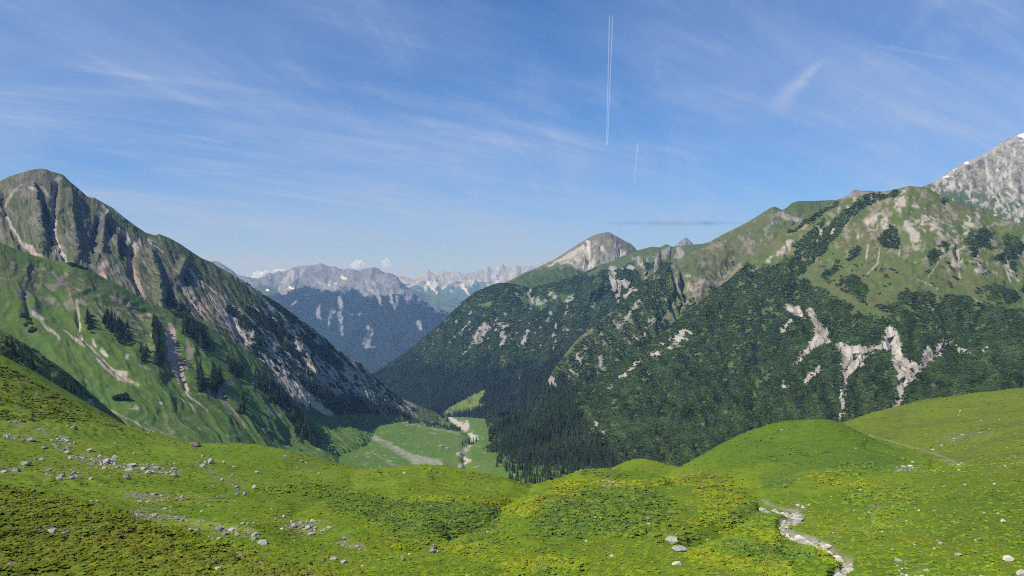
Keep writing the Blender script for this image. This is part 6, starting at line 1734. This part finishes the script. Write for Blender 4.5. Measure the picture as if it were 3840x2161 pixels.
for seg, n, (w0, w1), lab, grp in SMALL:
    seg = np.array(seg, float)
    members = []
    for k in range(n):
        t = BR.random() * (len(seg) - 1); i = int(t); u = t - i
        a, b = seg[i], seg[i + 1]
        w = a[2] + (b[2] - a[2]) * u
        members.append(boulder(a[0] + (b[0] - a[0]) * u + BR.normal() * w * .6, a[1] + (b[1] - a[1]) * u + BR.normal() * w * .45, BR.uniform(w0, w1), BR.uniform(.4, .75), lab, grp, 'l' if BR.random() < .75 else 'g', 0.3))
    single_out([m for m in members if m], lab)


def stone_pile(name, px, py, stones, label, cat):
    """stones stacked by hand: (dx, dz, w, h) in survey units"""
    loc, _ = on_meadow(px, py)
    root = bpy.data.objects.new(name, None)
    link(root, label=label, cat=cat)
    root.location = loc
    k = loc.y / FOC
    for j, (dx, dz, w, h) in enumerate(stones):
        o = bpy.data.objects.new('stone', ROCKS['l' if j % 3 else 'g'][j % 4])
        link(o, parent=root)
        o.location = (dx * k, BR.uniform(-.1, .1), (dz + h * .5) * k)
        o.scale = (w * k * .5, w * k * .45, h * k * .56)
        o.rotation_euler = (BR.uniform(-.15, .15), BR.uniform(-.15, .15), BR.uniform(0, 3))


stone_pile('cairn', 1627, 2072, [(-10, -3, 18, 13), (9, -3, 19, 13), (0, 6, 22, 11), (-4, 14, 15, 9), (3, 20, 11, 8), (-1, 26, 8, 6)], 'small stacked stone cairn in the grass at the bottom centre', 'cairn')
stone_pile('stone_marker', 2431, 1958, [(0, -2, 12, 9), (-1, 6, 8, 14)], 'thin upright stone set on a base above the white boulder', 'stone marker')
# two house-sized boulders on the valley floor
for (px, py, w, lab) in ((1652, 1671, 22, 'huge fallen block, left one of two on the valley floor'), (1676, 1680, 20, 'huge fallen block, right one of two on the valley floor')):
    p = at_face(F9, px, py)
    o = link(bpy.data.objects.new('boulder', ROCKS['g'][1]), label=lab, cat='boulder')
    s = w / FOC * p[1] * .5
    o.location = (p[0], p[1], p[2] + s * .2)
    o.scale = (s, s * .8, s * .55)
# pebbles and rubble nobody could count
PB = [rock_mesh(450 + k, ICO1, leaf_material('pebble_stone', None, trans=0.0) , "pebble", 6) for k in range(1)]
PB += [rock_mesh(451 + k, ICO1, PB[0].materials[0], 'pebble', 6) for k in range(2)]
pr = np.random.default_rng(21)
n0 = 200000
pa = np.radians(pr.uniform(-35.5, 35.5, n0)); pR = 44 * (340 / 44.0) ** pr.random(n0)
px_, py_ = np.sin(pa) * pR, np.cos(pa) * pR
bz = tps(px_, py_)
psx, psy = proj_xyz(px_, py_, bz)
MKp, _, _, n2p = cover_masks(psx, psy, np.stack([px_, py_, np.zeros(n0)], -1))
left = 1 - sstep(900, 1400, psx)
prob = np.clip(MKp['stony'] * 0.26 + MKp['stream'] * 0.9 + 0.002 + 0.008 * left + 0.003 * sstep(2900, 3500, psx), 0, 1) * (psy < 2250)
ok = pr.random(n0) < prob
px_, py_, pR, strm = px_[ok], py_[ok], pR[ok], MKp['stream'][ok]
pz, _ = meadow_z(px_, py_)
n0 = len(px_)
ps = np.clip(pr.lognormal(-2.25, 0.55, n0), .04, .5) * (0.7 + 0.004 * pR) * np.where(strm > .4, 1.4, 0.95)
psc = np.stack([ps * pr.uniform(.8, 1.4, n0), ps * pr.uniform(.8, 1.2, n0), ps * pr.uniform(.5, .9, n0)], -1)
pt = np.array((0.41, 0.39, 0.345)) * pr.uniform(0.6, 1.25, (n0, 1))
scatter('scattered_pebbles', PB, np.stack([px_, py_, pz + ps * .25], -1), np.c_[pr.uniform(-.4, .4, (n0, 2)), pr.uniform(0, 6.28, n0)], psc, np.clip(pt, .05, .6), 'pale pebbles strewn over the meadow and the stream bed', 'pebbles', seed=3)
print('pebbles', n0)
# one crimson-leaved shrub in the heath
loc, _ = on_meadow(506, 2068)
rs = link(bpy.data.objects.new('red_shrub', shrub_mesh('red_shrub', 95, 6, leaf_material('crimson_blossom', (0.30, 0.035, 0.03), 0.35, 0.2), ICO2, 0.4)), label='small crimson alpenrose shrub in the brown heath', cat='shrub')
rs.location = loc
k = 22 / FOC * loc.y
rs.scale = (k * .45, k * .4, k * .5)

# ----------------------------------------------------------------------------
# contrails and clouds (beyond the haze)
# ----------------------------------------------------------------------------
def cloud_material(name, col, alpha, nscale=None):
    """sunlit vapour: scatters light to both sides, lets part of the sky through"""
    m = bpy.data.materials.new(name)
    m.use_nodes = True
    n, l = m.node_tree.nodes, m.node_tree.links
    n.clear()
    o = N(n, 'ShaderNodeOutputMaterial')
    d = N(n, 'ShaderNodeBsdfDiffuse', inp={0: (*col, 1)})
    t = N(n, 'ShaderNodeBsdfTranslucent', inp={0: (*col, 1)})
    mx = N(n, 'ShaderNodeMixShader', inp={0: 0.5})
    l.new(d.outputs[0], mx.inputs[1]); l.new(t.outputs[0], mx.inputs[2])
    tp = N(n, 'ShaderNodeBsdfTransparent')
    m2 = N(n, 'ShaderNodeMixShader', inp={0: alpha})
    if nscale:
        tc = N(n, 'ShaderNodeTexCoord')
        nt = N(n, 'ShaderNodeTexNoise', inp={'Scale': nscale, 'Detail': 6.0, 'Roughness': 0.6})
        l.new(tc.outputs['Object'], nt.inputs['Vector'])
        mr = N(n, 'ShaderNodeMapRange', inp={1: 0.36, 2: 0.66, 3: 0.0, 4: alpha})
        l.new(nt.outputs[0], mr.inputs[0]); l.new(mr.outputs[0], m2.inputs[0])
    l.new(tp.outputs[0], m2.inputs[1]); l.new(mx.outputs[0], m2.inputs[2]); l.new(m2.outputs[0], o.inputs[0])
    return m


def tube(name, A, B, r0, r1, mat, segs=60, wob=0.0, seed=0):
    A, B = np.array(A, float), np.array(B, float)
    ax = (B - A) / np.linalg.norm(B - A)
    s1 = np.cross(ax, (0, 0, 1)); s1 /= np.linalg.norm(s1)
    s2 = np.cross(ax, s1)
    t = np.linspace(0, 1, segs)
    tt = np.stack([t * 9, np.zeros(segs), np.full(segs, seed)], -1)
    R = (r0 + (r1 - r0) * t) * (1 + wob * 2.2 * fbm(tt * 4, 3))
    R[0] *= 0.15; R[-1] *= 0.1
    off = fbm(tt * 1.5 + 7, 2)[:, None] * s1 * (r0 + r1) * wob * 1.5
    C = A + (B - A) * t[:, None] + off
    ang = np.linspace(0, 2 * np.pi, 8, endpoint=False)
    V = C[:, None] + R[:, None, None] * (np.cos(ang)[None, :, None] * s1 + np.sin(ang)[None, :, None] * s2)
    F = []
    for i in range(segs - 1):
        for j in range(8):
            F.append((i * 8 + j, i * 8 + (j + 1) % 8, (i + 1) * 8 + (j + 1) % 8, (i + 1) * 8 + j))
    me = mesh_from_arrays(name, V.reshape(-1, 3), np.array(F))
    me.materials.append(mat)
    return me


def sky_pt(px, py, alt=8300.0):
    d = alt / ((CY - py) / FOC)
    return v3(px, py, d)


def contrail(label, a, b, r0, r1, dens, sep=0, alt=8300.0, wob=0.12, seed=0, ns=None):
    A, B = sky_pt(*a, alt), sky_pt(*b, alt)
    root = bpy.data.objects.new('contrail', None)
    link(root, label=label, cat='contrail')
    m = cloud_material('ice_trail', (0.95, 0.97, 1.0), dens, ns)
    side = np.cross(B - A, (0, 0, 1)); side /= np.linalg.norm(side)
    for s in ((-1, 1) if sep else (0,)):
        link(bpy.data.objects.new('trail', tube('trail', A + side * s * sep * .5, B + side * s * sep * .32, r0, r1, m, wob=wob, seed=seed + s)), parent=root)


contrail('long double contrail standing upright in the blue sky', (2292, 52), (2276, 545), 17, 24, 0.15, 96, seed=3)
contrail('short faint upright contrail below the double one', (2391, 540), (2378, 690), 40, 12, 0.14, 0, seed=5)
contrail('thin slanting trail high on the right side of the sky', (3280, 168), (3620, 232), 55, 45, 0.10, 0, seed=7, wob=0.4, ns=0.0005)
contrail('soft slanting trail in the middle of the sky', (1640, 497), (2020, 548), 110, 70, 0.09, 0, seed=9, wob=0.4, ns=0.0004)
contrail('soft slanting trail on the left side of the sky', (650, 500), (930, 552), 90, 60, 0.09, 0, seed=11, wob=0.4, ns=0.0004)


def cloud(name, label, px0, px1, py0, py1, dist, dens, col, lobes, seed, flat=False, ns=0.003):
    r = np.random.default_rng(seed)
    Vs, Fs, o = [], [], 0
    c0 = v3((px0 + px1) / 2, (py0 + py1) / 2, dist)
    w, h = (px1 - px0) / FOC * dist, (py1 - py0) / FOC * dist
    for k in range(lobes):
        V = ICO2[0].copy()
        V = V * (1 + 0.45 * fbm(V * 1.6 + seed * 3 + k, 3)[:, None])
        t = (k + 0.5) / lobes - 0.5
        e = 1 - (2 * t) ** 2
        sz = h * (0.35 + 0.4 * e) * r.uniform(.6, 1.1)
        V = V * np.array([w / lobes * (1.6 if flat else 1.1), h * 1.2, sz if not flat else h * .5 * (0.4 + .6 * e)])
        V = V + np.array([t * w, r.uniform(-.3, .3) * h, 0 if flat else r.uniform(-.3, .25) * h + t * h * .5])
        Vs.append(V); Fs.append(ICO2[1] + o); o += len(V)
    me = mesh_from_arrays(name, np.concatenate(Vs), np.concatenate(Fs))
    me.materials.append(cloud_material('cloud_vapour', col, dens, ns))
    ob = link(bpy.data.objects.new(name, me), label=label, cat='cloud')
    ob.location = c0


cloud('cumulus_cloud', 'small white cumulus low behind the left grey summits', 948, 1012, 1018, 1048, 28000, 0.8, (.98, .98, 1), 7, 1)
cloud('cumulus_cloud', 'white cloud fragment right of the low cumulus', 1026, 1072, 1008, 1026, 28500, 0.7, (.98, .98, 1), 5, 2)
cloud('cumulus_cloud', 'small white cloud above the middle of the grey summits', 1320, 1360, 980, 1008, 29000, 0.65, (.98, .98, 1), 5, 3)
cloud('cumulus_cloud', 'smallest white cloud puff right of the grey summits', 1436, 1462, 978, 1004, 29000, 0.55, (.98, .98, 1), 4, 4)
cloud('lens_cloud', 'long thin grey cloud bar above the pyramid peak', 2310, 2760, 824, 850, 30000, 0.14, (.34, .40, .55), 9, 5, True, 0.0012)
